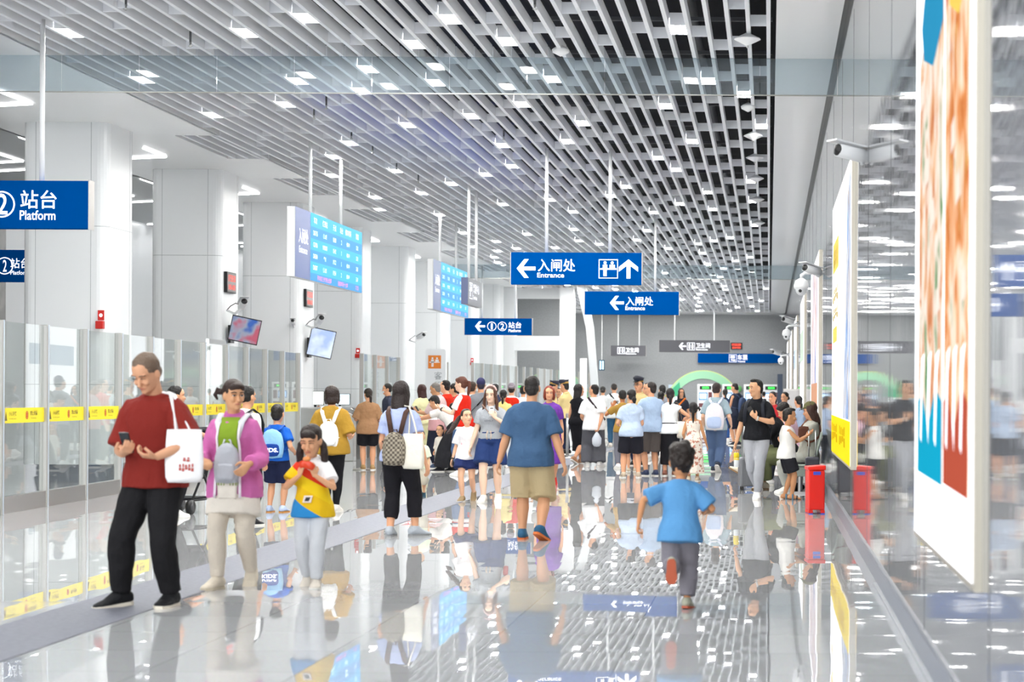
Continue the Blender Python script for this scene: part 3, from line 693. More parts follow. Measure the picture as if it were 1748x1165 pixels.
for k, px, pt, pb in ((0, 173, 530, 562), (3, 698, 595, 612), (6, 846, 612, 624)):
    y = COLY[k]; a, b = at(px, pb, y), at(px, pt, y)
    r = empty('fire_alarm', (min(a.x, -10.62), y - .012, a.z), 0, 'red fire alarm with a sign plate on the %s white column' % {0: 'nearest', 3: 'fourth', 6: 'seventh'}[k], 'fire alarm'); h = b.z - a.z
    obj('box', MB().box((-.06, -.1, 0), (.06, 0, h * .42)), red, r, bevel=.01); obj('sign_plate', MB().box((-.05, -.012, h * .46), (.05, 0, h)), red, r)
    q = MB(); Face((-.05, -.012, h * .46), (1, 0, 0), (0, 0, 1), (0, -1, 0)).disc(q, .05, h * .27, .028); obj('pictogram', q, sign_white, r)
# ---------------------------------------------------------------- right wall: light boxes, cameras
def poster_mat(name, cols, scale, zs=.35, e=.32, seed=0):
    m = mat(name, 'ffffff', .8, emit=e, spec=0); N, L, p = nodes(m); t = N.new('ShaderNodeNewGeometry'); mp = N.new('ShaderNodeMapping'); mp.inputs['Scale'].default_value = (1, 1, zs); mp.inputs['Location'].default_value = (0, seed, seed * 2)
    z = N.new('ShaderNodeTexNoise'); z.inputs['Scale'].default_value = scale; z.inputs['Detail'].default_value = 2.5; z.inputs['Distortion'].default_value = .8
    cr = N.new('ShaderNodeValToRGB'); e_ = cr.color_ramp.elements
    e_[0].position = .3; e_[0].color = rgb(cols[0]); e_[1].position = .72; e_[1].color = rgb(cols[-1])
    for i, c in enumerate(cols[1:-1]): q = e_.new(.3 + .42 * (i + 1) / (len(cols) - 1)); q.color = rgb(c)
    L.new(t.outputs['Position'], mp.inputs[0]); L.new(mp.outputs[0], z.inputs['Vector']); L.new(z.outputs['Fac'], cr.inputs[0])
    dm = N.new('ShaderNodeMix'); dm.data_type = 'RGBA'; dm.blend_type = 'MULTIPLY'; dm.inputs[0].default_value = 1; dm.inputs[7].default_value = (.4, .4, .4, 1)   # printed film passes light and reflects little
    L.new(cr.outputs[0], dm.inputs[6]); L.new(dm.outputs[2], p.inputs['Base Color']); L.new(cr.outputs[0], p.inputs['Emission Color'])
    return m
box_white = mat('lightbox_white', 'fbfbff', .3, emit=.45)
def solidlit(n, c, e=.32):
    m = mat('lit_' + n, c, .8, emit=e, spec=0); k = rgb(c); m.node_tree.nodes['Principled BSDF'].inputs['Base Color'].default_value = (k[0] * .4, k[1] * .4, k[2] * .4, 1); return m
food = poster_mat('poster_food', ['4f8a52', 'ecdccc', 'f5e8dc', 'e6b48a', 'c4744a', 'f4e0d0'], 4.6, zs=.5)
food2 = poster_mat('poster_food_warm', ['3f8a5a', 'f3e4d4', 'f2d2b0', 'e0925a', 'c06a34', 'f2dc90'], 4.4, zs=.5, seed=5)
def lightbox(y0, y1, z0, z1, label, draw, depth=.03):
    L, h = y1 - y0, z1 - z0; r = empty('light_box', (XW, (y0 + y1) / 2, z0), 0, label, 'advertising light box')
    obj('frame', MB().box((-depth, -L / 2 - .03, -.03), (0, L / 2 + .03, h + .03)), mat('lightbox_frame', 'b9b2a4', .4, .6), r)
    f = Face((-depth, L / 2, 0), (0, -1, 0), (0, 0, 1), (-1, 0, 0), .004)       # u runs from the far edge to the near one
    q = MB(); f.rect(q, 0, 0, L, h); obj('lit_panel', q, box_white, r)
    f.l = .008; draw(f, r, L, h)
def strip_(f, r, pts, m, name='printed_picture', d=None):
    q = MB(); f.poly(q, pts, d); obj(name, q, m, r)
def b1(f, r, L, h):
    # two tall food pictures, coloured above and below
    for a, b, fm, top, bot in ((.10, .565, food, '2f8fb8', '18a2c4'), (.59, .945, food2, 'ecc860', 'b5533f')):
        A, B = a * L, b * L; d = B - A
        strip_(f, r, [(A, h * .11), (B, h * .105), (B, h * .99), (A, h * .99)], fm)
        strip_(f, r, [(A, h * .11), (B, h * .105), (B, h * .23), (A + d * .75, h * .25), (A + d * .45, h * .19), (A + d * .2, h * .24), (A, h * .23)], solidlit(bot, bot), 'printed_band', .011)
        strip_(f, r, [(A + d * .2, h * .80), (A + d * .6, h * .76), (B, h * .80), (B, h * .995), (A + d * .5, h * .995), (A + d * .1, h * .86)], solidlit(top, top), 'printed_band', .011)
        strip_(f, r, [(A, h * .80), (A + d * .45, h * .86), (A + d * .45, h * .995), (A, h * .995)], box_white if a < .3 else solidlit('brick', 'c0584a'), 'printed_band', .009)
        for k in range(3):
            x = A + d * (.12 + .3 * k); strip_(f, r, [(x, h * (.17 + .03 * (k % 2))), (x + d * .07, h * .16), (x + d * .12, h * .27), (x + d * .2, h * .31), (x + d * .05, h * .30)], box_white, 'printed_swirl', .013)
        for k in range(4):
            x = A + d * (.08 + .22 * k); y = h * (.72 - .03 * (k % 2) - .11 * k); strip_(f, r, [(x, y), (x + d * .2, y + h * .01), (x + d * .16, y + h * .05), (x + d * .03, y + h * .04)], solidlit('cream', 'f3e2d4'), 'printed_swirl', .013)
lightbox(7.48, 10.5, .68, 3.84, 'nearest light box on the right wall with food pictures', b1)
blue_food = poster_mat('poster_blue', ['2a5fb0', '87a8d8', 'dfe4ee', 'c9b9a8', '5a86c4'], 4)
def b2(f, r, L, h):
    strip_(f, r, [(0, 0), (L, 0), (L, h * .145), (0, h * .15)], solidlit('yellow', 'f9dc2a'), 'printed_band')
    strip_(f, r, [(L * .66, h * .15), (L * .99, h * .15), (L * .99, h * .98), (L * .84, h * .9), (L * .75, h * .4)], blue_food)
    q = Marks(); f.l = .012
    f.blur(q, L * .06, h * .05, L * .4, h * .12, 4); f.blur(q, L * .5, h * .05, L * .8, h * .12, 4)
    q.build(solidlit('ochre', 'cfa81c'), r)
    for x0, y0, x1, y1 in ((.08, .72, .42, .84), (.1, .44, .34, .5)): strip_(f, r, [(x0 * L, y0 * h), (x1 * L, y0 * h), (x1 * L, y1 * h), (x0 * L, y1 * h)], solidlit('amber', 'f6d873'), 'printed_label')
    q = Marks(); f.blur(q, L * .14, h * .74, L * .36, h * .81, 4); f.blur(q, L * .08, h * .6, L * .4, h * .66, 4); f.blur(q, L * .08, h * .53, L * .4, h * .58, 4); q.build(solidlit('grey', 'b9a25a'), r)
    for x, c in ((.1, 'd07a5a'), (.17, 'e8c23c')): strip_(f, r, [(x * L, .3 * h), ((x + .03) * L, .3 * h), ((x + .03) * L, .38 * h), (x * L, .38 * h)], solidlit(c, c), 'printed_mark')
lightbox(18.8, 24.4, .72, 3.84, 'second light box on the right wall with a yellow band at its foot', b2)
pastel = poster_mat('poster_pastel', ['5a7fc0', 'e8e2ee', 'f6f2f4', 'd6a79a', 'b8c6e4'], 2.5, seed=9)
def b3(f, r, L, h):
    strip_(f, r, [(L * .1, h * .3), (L * .9, h * .3), (L * .9, h * .95), (L * .1, h * .95)], pastel)
    strip_(f, r, [(L * .1, h * .16), (L * .9, h * .14), (L * .9, h * .3), (L * .1, h * .3)], solidlit('sand', 'd9a486'), 'printed_band')
lightbox(31.2, 36.9, .72, 3.84, 'third light box on the right wall with a pastel picture', b3)
def b4(f, r, L, h): strip_(f, r, [(L * .06, h * .5), (L * .94, h * .5), (L * .94, h * .75), (L * .06, h * .75)], solidlit('palegreen', 'd8e8d8'))
lightbox(44.3, 49.8, .72, 3.84, 'fourth light box on the right wall with a pale green picture', b4)
def b5(f, r, L, h): strip_(f, r, [(L * .06, h * .5), (L * .94, h * .5), (L * .94, h * .7), (L * .06, h * .7)], solidlit('paleblue', 'cfe0f4'))
lightbox(56.5, 62, .72, 3.84, 'fifth light box on the right wall with a pale blue picture', b5)
lightbox(69, 74.5, .72, 3.84, 'sixth light box on the right wall with a plain white face', lambda *a: None)
lightbox(82, 87.5, .72, 3.84, 'farthest light box on the right wall with a plain white face', lambda *a: None)
p = at(1462, 264, 16.5); bullet((p.x, p.y, p.z), R(-58), 'white camera on the right wall above the yellow banded light box', (XW - p.x, .12, .0), 1.15, 8)
p = at(1396, 462, 29.5); bullet((p.x - .08, p.y, p.z), R(-40), 'white camera on the right wall beside the nearest dome camera', (XW - p.x + .08, .15, -.02), 1.15, 10)
p = at(1352, 548, 52); bullet((p.x - .1, p.y, p.z), R(-40), 'white camera above the middle dome camera on the right wall', (XW - p.x + .1, .1, -.02), 1.3, 10)
p = at(1330, 603, 80); bullet((p.x - .1, p.y, p.z), R(-40), 'far white camera above the farthest dome camera', (XW - p.x + .1, .1, -.02), 1.5, 10)
for px, py, Y, t in ((1368, 493, 31, 'nearest white dome camera on an arm from the right wall'), (1343, 573, 50.5, 'middle white dome camera on an arm from the right wall'), (1333, 618, 75, 'farthest white dome camera on an arm from the right wall')):
    p = at(px, py, Y); dome((p.x, Y, p.z), t, XW - p.x)
# ---------------------------------------------------------------- things on the floor at the right
p = fl(1391, 877)
r = empty('litter_bin', (p.x, p.y, 0), R(8), 'tall slim red litter bin with a blue slot by the right wall', 'bin'); bw, bh = .098, .58
q = MB(); q.prism([(-bw, -.14, .05), (-bw * 1.0, -.14, bh - .05), (bw, -.14, bh - .05), (bw, -.14, .05)], (0, .28, 0)); obj('body', q, mat('bin_red', 'dd1f12', .35), r, bevel=.012)
q = MB(); q.prism([(-bw - .012, -.155, bh - .05), (-bw - .012, -.155, bh - .005), (bw + .012, -.155, bh + .01), (bw + .012, -.155, bh - .05)], (0, .3, 0)); obj('lid', q, mat('bin_red', ''), r, bevel=.012)
obj('slot', MB().box((-.045, -.15, bh - .105), (.045, -.139, bh - .065)), mat('bin_blue', '3a4fc4', .4), r)
for x in (-1, 1): obj('foot', MB().box((x * bw, -.14, 0), (x * (bw - .05), .14, .05)), mat('bin_red', ''), r); obj('foot_pad', MB().box((x * bw, -.145, 0), (x * (bw - .05), .145, .012)), mat('bin_blue', ''), r)
# stainless cabinet by the wall
a, b = at(1337, 664, 50), at(1366.5, 664, 50)
r = empty('steel_cabinet', ((a.x + b.x) / 2, 50.3, 0), 0, 'tall brushed steel cabinet standing against the right wall', 'cabinet'); w = (b.x - a.x) / 2
obj('body', MB().box((-w, -.3, 0), (w, .3, a.z)), steel_dark, r, bevel=.01); obj('door', MB().box((-w + .03, -.31, .1), (w - .03, -.3, a.z - .05)), mat('steel_warm', 'a9a5a3', .35, .8), r); obj('handle', MB().box((w - .12, -.37, a.z - .42), (w - .08, -.31, a.z - .38)), black, r)
# row of waiting seats facing the hall
seat0 = None
for k, y in enumerate((27.4, 28.05, 28.7, 29.35, 30.0)):
    lab = 'grey moulded waiting seat against the right wall, %s' % ('under the woman in the olive cap', 'second from the red bin', 'third from the red bin', 'fourth from the red bin', 'farthest from the red bin')[k]
    if seat0 is None:
        seat0 = empty('waiting_seat', (.46, y, 0), 0, lab, 'seat', 'row of waiting seats')
        shell = mat('seat_grey_green', '9aa59b', .35)
        q = MB(); q.loft([(-.24, 0, .43), (-.1, 0, .42), (.08, 0, .42), (.17, 0, .46), (.23, 0, .58), (.28, 0, .78), (.31, 0, .9)], [(.27, .02), (.28, .025), (.28, .025), (.28, .03), (.28, .025), (.27, .02), (.25, .015)], 14, ref=(0, 1, 0), sq=.6); obj('shell', q, shell, seat0, smooth=True)
        q = MB(); q.loft([(-.22, 0, .455), (.1, 0, .45)], [(.24, .015), (.24, .015)], 12, ref=(0, 1, 0), sq=.6); obj('cushion', q, black, seat0, smooth=True)
        q = MB(); q.prism([(-.25, -.27, .40), (.2, -.27, .40), (.14, -.27, .26), (-.1, -.27, .26)], (0, .05, 0)); obj('side_plate', q, shell, seat0, bevel=.01)
        q = MB(); q.tube([(0, .0, .36), (0, .0, .02)], .035); q.box((-.2, -.04, 0), (.2, .04, .03)); obj('leg', q, steel, seat0)
    else:
        c = copy_tree(seat0); c.location.y = y; c['label'] = lab
def suitcase(loc, rz, h, w, d, m, label):
    r = empty('suitcase', loc, rz, label, 'suitcase')
    obj('shell', MB().box((-w / 2, -d / 2, .06), (w / 2, d / 2, h)), m, r, bevel=.03)
    q = MB()
    for k in range(5): x = -w / 2 + w * (k + .5) / 5; q.box((x - .008, -d / 2 - .006, .1), (x + .008, d / 2 + .006, h - .05))
    obj('rib', q, m, r)
    obj('handle', MB().tube([(-w * .25, d * .3, h - .02), (-w * .25, d * .3, h + .38), (w * .25, d * .3, h + .38), (w * .25, d * .3, h - .02)], .011), steel, r, smooth=True)
    for x in (-1, 1):
        for y in (-1, 1): obj('wheel', MB().loft([(x * w * .38 - .012, y * d * .36, .03), (x * w * .38 + .012, y * d * .36, .03)], [.03, .03], 12, ref=(0, 0, 1), cap=.1), black, r, smooth=True)
p = fl(1281, 838); suitcase((p.x, p.y + .1, 0), R(12), .5, .36, .22, mat('case_grey', '6c6e72', .4), 'grey hard suitcase standing behind the man in the black polo shirt')
suitcase((.62, 26.75, 0), 0, .56, .2, .3, mat('case_dark', '3d3d48', .5), 'slim dark suitcase with a raised handle beside the olive capped woman')
q = MB(); q.ell((0, 0, .07), (.16, .12, .07)); obj('black_bag', q, mat('bag_black', '151517', .6), smooth=True, loc=(.38, 27.9, 0), label='small black bag lying under the waiting seats', cat='bag')
# ---------------------------------------------------------------- far end: ticket machines and the green arch graphic
tm = None
scr_blue = mat('machine_screen', 'bfe0ff', emit=.7)
for k, px in enumerate((1203.5, 1246, 1283, 1316)):
    p = at(px, 720, 97.2); lab = 'white ticket machine at the grey end wall, %s' % ('framed by the green arch', 'behind the man in the navy vest', 'behind the polo shirted man', 'nearest the dark blue door')[k]
    if tm is None:
        tm = empty('ticket_machine', (p.x, 97.6, 0), 0, lab, 'ticket machine', 'ticket machines at the end wall')
        obj('cabinet', MB().box((-.42, 0, 0), (.42, .7, 2.02)), white_paint, tm, bevel=.02)
        obj('display_bar', MB().box((-.3, -.02, 1.74), (.3, 0, 1.92)), mat('bar_dark', '17221a', .3), tm); obj('green_sign', MB().box((-.16, -.03, 1.78), (.18, -.02, 1.88)), mat('machine_green', '35e04a', emit=.8), tm)
        obj('screen', MB().box((-.34, -.03, 1.2), (.1, 0, 1.58)), mat('screen_rim', '2a6fae', .3, emit=.3), tm); obj('screen_face', MB().box((-.30, -.04, 1.25), (.06, -.03, 1.53)), scr_blue, tm)
        obj('card_slot', MB().box((.16, -.02, 1.18), (.34, 0, 1.6)), mat('machine_maroon', '6e3a40', .4), tm); obj('coin_tray', MB().box((-.34, -.03, .82), (.34, 0, 1.02)), mat('machine_maroon', ''), tm)
        obj('plinth', MB().box((-.44, -.05, 0), (.44, .0, .12)), dark_grey, tm)
    else:
        c = copy_tree(tm); c.location = (p.x, 97.6, 0); c['label'] = lab
c0 = at(1200, 698, 98.9); rad = 2.0
r = empty('wall_graphic', (c0.x, 98.985, 0), 0, 'green arch shaped arrow graphic standing on the grey end wall', 'wall graphic'); z = c0.z
f = Face((0, 0, 0), (1, 0, 0), (0, 0, 1), (0, -1, 0), .01)
q = MB()
for i in range(40):
    a, b = R(-25 + 200 * i / 40), R(-25 + 200 * (i + 1) / 40); r0, r1 = rad - .42, rad
    q.prism([(r0 * math.cos(a), 0, z + r0 * math.sin(a)), (r1 * math.cos(a), 0, z + r1 * math.sin(a)), (r1 * math.cos(b), 0, z + r1 * math.sin(b)), (r0 * math.cos(b), 0, z + r0 * math.sin(b))], (0, -.03, 0))
obj('band', q, mat('arch_green', '9fd4b0', .5), r)
f.l = .035; q = MB(); f.ring(q, 0, z, rad + .03, .05, 40, -25, 175); obj('rim', q, mat('arch_rim', 'c8d98e', .5), r)
q = MB(); f.l = .04; a = R(150); cx, cz = (rad - .2) * math.cos(a), z + (rad - .2) * math.sin(a)
f.poly(q, [(cx - .5, cz - .3), (cx + .42, cz - .2), (cx + .3, cz + .5)]); obj('arrow_head', q, mat('arch_deep', '3fb583', .5), r)
q = Marks(); f.l = .045
for k in range(4): a = R(168 + 8 * k); f.blur(q, (rad - .34) * math.cos(a), z + (rad - .2) * math.sin(a), (rad - .34) * math.cos(a) + .3, z + (rad - .2) * math.sin(a) + .26, 2)
q.build(sign_white, r)
q = MB()
for dx, dz, s_ in ((0, 0, .34), (.3, .08, .28), (-.28, -.05, .26), (.05, .2, .26)): q.ell((-2.2 + dx, -.05, z - .05 + dz + .4), (s_, .04, s_ * .8), 14, 8)
obj('leaf_shape', q, mat('leaf_green', '7fc24a', .5), r, smooth=True)
for px, py, m in ((1258, 663, 'c88a4a'), (1262, 664, '6fb86a')):
    p = at(px, py, 98.9); q = MB(); q.ell((p.x - c0.x, -.05, p.z), (.14, .04, .16)); obj('flower_shape', q, mat('flower_' + m, m, .5), r, smooth=True)
obj('notice_plate', MB().box((at(1141, 664, 98.9).x, 98.96, at(1141, 664, 98.9).z), (at(1152, 657, 98.9).x, 99, at(1152, 657, 98.9).z)), mat('notice_blue', 'b8c8dc', .4), label='small pale blue notice plate beside the green leaf shape', cat='notice')
# double lit totem at the end of the column side
p = at(1027, 632, 90); r = empty('lit_totem', (p.x, 90, p.z - .02), 0, 'small dark hanging box with two lit strips by the white frame', 'lit sign')
obj('case', MB().box((-.14, 0, 0), (.14, .1, .5)), mat('totem_blue', '27475f', .4), r)
for x in (-.06, .06): obj('lit_strip', MB().box((x - .035, -.005, .05), (x + .035, 0, .45)), mat('totem_lit', 'c9ecff', emit=.8), r)
obj('hanging_rod', MB().tube([(0, .05, .5), (0, .05, ZC + .05 - p.z)], .02), white_paint, r)
# stroller behind the man in maroon
# ---------------------------------------------------------------- people
_tex = bpy.data.textures.new('cloth_folds', 'CLOUDS'); _tex.noise_scale = .12; _tex.noise_depth = 1
_tex2 = bpy.data.textures.new('hair_locks', 'CLOUDS'); _tex2.noise_scale = .05
def solid(name, mb, m, parent, vox, it=5, disp=0, tex=None, fac=.5, **kw):
    """one continuous skin grown over the overlapping shapes in mb"""
    o = obj(name, mb, m, parent, **kw)
    r = o.modifiers.new('skin', 'REMESH'); r.mode = 'VOXEL'; r.voxel_size = vox; r.use_smooth_shade = True
    if disp:
        d = o.modifiers.new('folds', 'DISPLACE'); d.texture = tex or _tex; d.strength = disp; d.mid_level = .5
    s = o.modifiers.new('even', 'SMOOTH'); s.factor = fac; s.iterations = it
    return o
def cloth(hexc, rough=.85, pat=None, c2=None, scale=40):
    n = 'fabric_' + hexc + (pat or '') + (c2 or '')
    if n in _mats: return _mats[n]
    m = mat(n, hexc, rough, spec=.2, bump=.8, bscale=13); N, L, p = nodes(m)
    if pat:
        t = N.new('ShaderNodeTexCoord'); mx = N.new('ShaderNodeMix'); mx.data_type = 'RGBA'; mx.inputs[6].default_value = rgb(hexc); mx.inputs[7].default_value = rgb(c2)
        if pat == 'check': q = N.new('ShaderNodeTexChecker'); q.inputs['Scale'].default_value = scale; L.new(q.outputs['Fac'], mx.inputs[0])
        else:
            q = N.new('ShaderNodeTexNoise'); q.inputs['Scale'].default_value = scale; q.inputs['Detail'].default_value = 2; cr = N.new('ShaderNodeValToRGB')
            cr.color_ramp.elements[0].position = .52; cr.color_ramp.elements[1].position = .6; L.new(q.outputs['Fac'], cr.inputs[0]); L.new(cr.outputs[0], mx.inputs[0])
        L.new(t.outputs['Object'], q.inputs['Vector']); L.new(mx.outputs[2], p.inputs['Base Color'])
    return m
def band_cloth(name, stops, slope, wave=.03):
    """bands of colour climbing over the cloth: stops = [(height, hex)...] in local z + slope * x"""
    m = mat(name, 'ffffff', .85, spec=.2, bump=.3, bscale=9); N, L, p = nodes(m)
    t = N.new('ShaderNodeTexCoord'); s = N.new('ShaderNodeSeparateXYZ'); L.new(t.outputs['Object'], s.inputs[0])
    a = N.new('ShaderNodeMath'); a.operation = 'MULTIPLY_ADD'; a.inputs[1].default_value = slope; L.new(s.outputs[0], a.inputs[0]); L.new(s.outputs[2], a.inputs[2])
    sn = N.new('ShaderNodeMath'); sn.operation = 'SINE'; sc = N.new('ShaderNodeMath'); sc.operation = 'MULTIPLY'; sc.inputs[1].default_value = 9; L.new(s.outputs[0], sc.inputs[0]); L.new(sc.outputs[0], sn.inputs[0])
    ad = N.new('ShaderNodeMath'); ad.operation = 'MULTIPLY_ADD'; ad.inputs[1].default_value = wave; L.new(sn.outputs[0], ad.inputs[0]); L.new(a.outputs[0], ad.inputs[2])
    cr = N.new('ShaderNodeValToRGB'); cr.color_ramp.interpolation = 'CONSTANT'; e = cr.color_ramp.elements
    e[0].position = 0; e[0].color = rgb(stops[0][1]); e[1].position = stops[1][0]; e[1].color = rgb(stops[1][1])
    for z, c in stops[2:]: q = e.new(z); q.color = rgb(c)
    L.new(ad.outputs[0], cr.inputs[0]); L.new(cr.outputs[0], p.inputs['Base Color'])
    return m
def skin_m(hexc):
    return mat('skin_' + hexc, hexc, .55, spec=.3)
def hair_m(hexc): return mat('hair_' + hexc, hexc, .5, spec=.4, bump=.6, bscale=60)
SK, SK2, SKL, SKT = 'd9a07c', 'c98d66', 'e6b898', 'b9794f'
BLK, DBR, BRN, GRY = '16120f', '2b1b14', '4a2c1c', '5a534c'
eye_white = mat('eye_white', 'e6ddd6', .3); eye_dark = mat('eye_dark', '1a100c', .25); lip_m = mat('lip', 'b5655a', .5); brow_m = mat('brow_dark', '2a1f19', .8); sole_w = mat('sole_white', 'e4e1da', .6)
def ik(S, Tt, a, b, pole):
    S, Tt = V(S), V(Tt); d = Tt - S; L = d.length
    if L > (a + b) * .998: Tt = S + d * ((a + b) * .998 / L); d = Tt - S; L = d.length
    u = d / L; x = max(-1, min(1, (a * a + L * L - b * b) / (2 * a * L))); pr = V(pole); pr = pr - u * pr.dot(u)
    pr = pr.normalized() if pr.length > 1e-6 else u.orthogonal().normalized()
    return S + u * (a * x) + pr * (a * math.sqrt(max(0, 1 - x * x))), Tt
class Fig:
    def __init__(s, label, loc, H, rz, hs=1.0, b=1.0, lean=0, bend=0, twist=0, head=(0, 0, 0), rh=None, lh=None, rf=None, lf=None, pel=(0, 0, .515), skin=SK, sex='m',
                 hair='short', hc=BLK, top=None, bot=None, shoe='f0eeea', sole=None, vox=None, group=None, face=None, bare=False, hdisp=.012):
        s.loc = V(loc); s.H = H; s.rz = R(rz); hh = .137 * hs; s.k = (1 - hh - .02) / .848; s.U = U = H * s.k; s.hh = hh * H; s.b = b; s.sex = sex
        s.pel = V(pel); s.lean = R(lean); s.bend = R(bend); s.tw = R(twist); Yd = s.loc.y
        s.vox = vox or max(.0055, min(.0095, Yd * .00034)); s.cv = max(.009, min(.014, Yd * .0005))
        s.root = empty('person', loc, s.rz, label, 'person', group)
        sm = skin_m(skin); s.sm = sm; fem = sex == 'f'
        # ---- joints, in body units with x to the right, y forward
        sw = (.082 if fem else .093) * b ** .6
        s.sh = {1: s.T((sw, 0, .783)), -1: s.T((-sw, 0, .783))}
        s.hip = {1: s.pel + V((.05 * b ** .5, 0, -.012)), -1: s.pel + V((-.05 * b ** .5, 0, -.012))}
        df = lambda sg: (sg * (.145 if not fem else .13) * b ** .6, .03, .478)
        s.el, s.wr, s.kn, s.an, s.hopt = {}, {}, {}, {}, {}
        for sg, h in ((1, rh), (-1, lh)):
            h = h or df(sg); o = h[3] if len(h) > 3 else {}; s.hopt[sg] = o
            s.el[sg], s.wr[sg] = ik(s.sh[sg], h[:3], .172, .15, o.get('pole', (sg * .25, -1, -.25)))
        s.fopt = {}
        for sg, h in ((1, rf), (-1, lf)):
            h = h or (sg * .055, 0, .045); s.fopt[sg] = h[3:] if len(h) > 3 else ()
            s.kn[sg], s.an[sg] = ik(s.hip[sg], h[:3], .238, .236, (sg * .12, 1, 0))
        # head frame
        A = s.T((0, .004, .842)); C = s.T((0, .018, .878)); s.neck = A
        hp, hy, hr = head
        rot = M.Rotation(s.tw * .6 + R(hy), 3, 'Z') @ M.Rotation(-R(hp) - (s.lean + s.bend) * .35, 3, 'X') @ M.Rotation(R(hr), 3, 'Y')
        base = V(C) * U + V((0, 0, -.01 * U)); s.hm = M.Translation(base) @ rot.to_4x4() @ M.Diagonal((s.hh,) * 3 + (1,))
        mb = MB(); s.body(mb, fem)
        s.bodyo = solid('body', mb, sm, s.root, s.vox, 3)
        s.faceparts(face)
        s.hairdo(hair, hc, hdisp)
        if bot: s.bottoms(**bot)
        if top: s.shirt(**top)
        if shoe and not bare: s.shoes(shoe, sole)
    # torso point (upright body units) -> posed
    def T(s, p):
        x, y, z = p; q = V((x, y, z - .515))
        if s.bend and q.z > .13:
            f = min(1, (q.z - .13) / .2); w = V((0, 0, .13)); q = w + M.Rotation(-s.bend * f, 3, 'X') @ (q - w)
        q = M.Rotation(s.tw * max(0, min(1, (z - .55) / .25)), 3, 'Z') @ q
        return s.pel + M.Rotation(-s.lean, 3, 'X') @ q
    def W(s, p): return s.root_matrix() @ (V(p) * s.U)
    def root_matrix(s): return M.Translation(s.loc) @ M.Rotation(s.rz, 4, 'Z')
    TOR = [(.475, .058, .060, 0), (.50, .090, .074, -.004), (.535, .095, .076, -.008), (.58, .087, .068, -.003), (.63, .082, .064, .002), (.68, .087, .066, .003), (.73, .093, .069, .004), (.77, .095, .064, .002), (.795, .088, .054, -.002), (.812, .070, .048, -.004), (.828, .050, .042, -.004), (.845, .036, .038, 0)]
    TOF = [(.475, .060, .060, 0), (.50, .092, .076, -.006), (.535, .096, .080, -.012), (.58, .083, .066, -.003), (.63, .072, .058, .002), (.68, .076, .060, .004), (.73, .083, .070, .010), (.77, .084, .062, .004), (.795, .078, .052, -.002), (.812, .062, .046, -.004), (.828, .044, .040, -.004), (.845, .033, .034, 0)]
    def rows(s): return s.TOF if s.sex == 'f' else s.TOR
    def prof(s, z):
        r = s.rows()
        if z <= r[0][0]: return r[0][1:]
        for a, c in zip(r, r[1:]):
            if z <= c[0]: t = (z - a[0]) / (c[0] - a[0]); return tuple(a[i] + (c[i] - a[i]) * t for i in (1, 2, 3))
        return r[-1][1:]
    def torso(s, mb, z0, z1, ea, eb=None, flare=0, n=18, low=None):
        """loft of the torso between two heights, eased outward"""
        eb = ea if eb is None else eb; zs = [z0 + (z1 - z0) * i / 21 for i in range(22)]; P = []; rad = []
        for z in zs:
            if z < .535 and low: a, d, yo = s.prof(.535)
            else: a, d, yo = s.prof(z)
            fl_ = flare * max(0, (.66 - z)) / .16; taper = 1 if z < .80 else max(.0, 1 - (z - .80) / .06)
            a *= s.b; d *= s.b; P.append(s.T((0, yo * s.b, z)) * s.U); rad.append(((a + ea * (.5 + .5 * taper) + fl_) * s.U, (d + eb * (.5 + .5 * taper) + fl_) * s.U))
        tw = M.Rotation(s.tw, 3, 'Z') @ V((1, 0, 0)) if s.tw else V((1, 0, 0))
        mb.loft(P, rad, n, ref=tw, cap=.12, sq=.92)
    def body(s, mb, fem):
        U, b = s.U, s.b; s.torso(mb, .475, .842, -.006)
        la = .9 if fem else 1.0
        mb.loft([s.T((0, -.004, .825)) * U, s.neck * U, s.hm @ V((0, -.03, .1)), s.hm @ V((0, -.05, .35))], [(.042 * U * la, .042 * U * la), (.034 * U * la, .036 * U * la), (.033 * U * la, .037 * U * la), (.03 * U, .034 * U)], 14)
        s.headmesh(mb)
        for sg in (1, -1):
            S, E, Wr = s.sh[sg], s.el[sg], s.wr[sg]; q = la * b ** .8
            mb.loft([s.T((sg * .045, 0, .788)) * U, S * U, S.lerp(E, .3) * U, S.lerp(E, .7) * U, E * U, E.lerp(Wr, .25) * U, E.lerp(Wr, .7) * U, Wr * U],
                    [r * U * q for r in (.031, .0325, .030, .026, .0235, .0245, .0185, .0145)], 12)
            s.hand(mb, sg)
            Hh, K, An = s.hip[sg], s.kn[sg], s.an[sg]
            mb.loft([Hh.lerp(K, -.06) * U, Hh.lerp(K, .12) * U, Hh.lerp(K, .5) * U, Hh.lerp(K, .86) * U, K * U, K.lerp(An, .16) * U, K.lerp(An, .38) * U, K.lerp(An, .75) * U, An * U],
                    [r * U * b ** .8 for r in (.05, .054, .047, .037, .034, .033, .0355, .025, .0205)], 14)
            s.foot(mb, sg)
    def footm(s, sg):
        o = s.fopt[sg]; pitch = o[0] if len(o) > 0 else 0; yaw = o[1] if len(o) > 1 else sg * -7
        return M.Translation(s.an[sg] * s.U) @ M.Rotation(R(yaw), 4, 'Z') @ M.Rotation(-R(pitch), 4, 'X')
    FT = [(-.036, .018, -.022, .020), (-.02, .023, -.012, .030), (.005, .024, -.008, .034), (.03, .025, -.018, .025), (.06, .029, -.028, .015), (.085, .027, -.032, .011), (.103, .016, -.035, .008)]
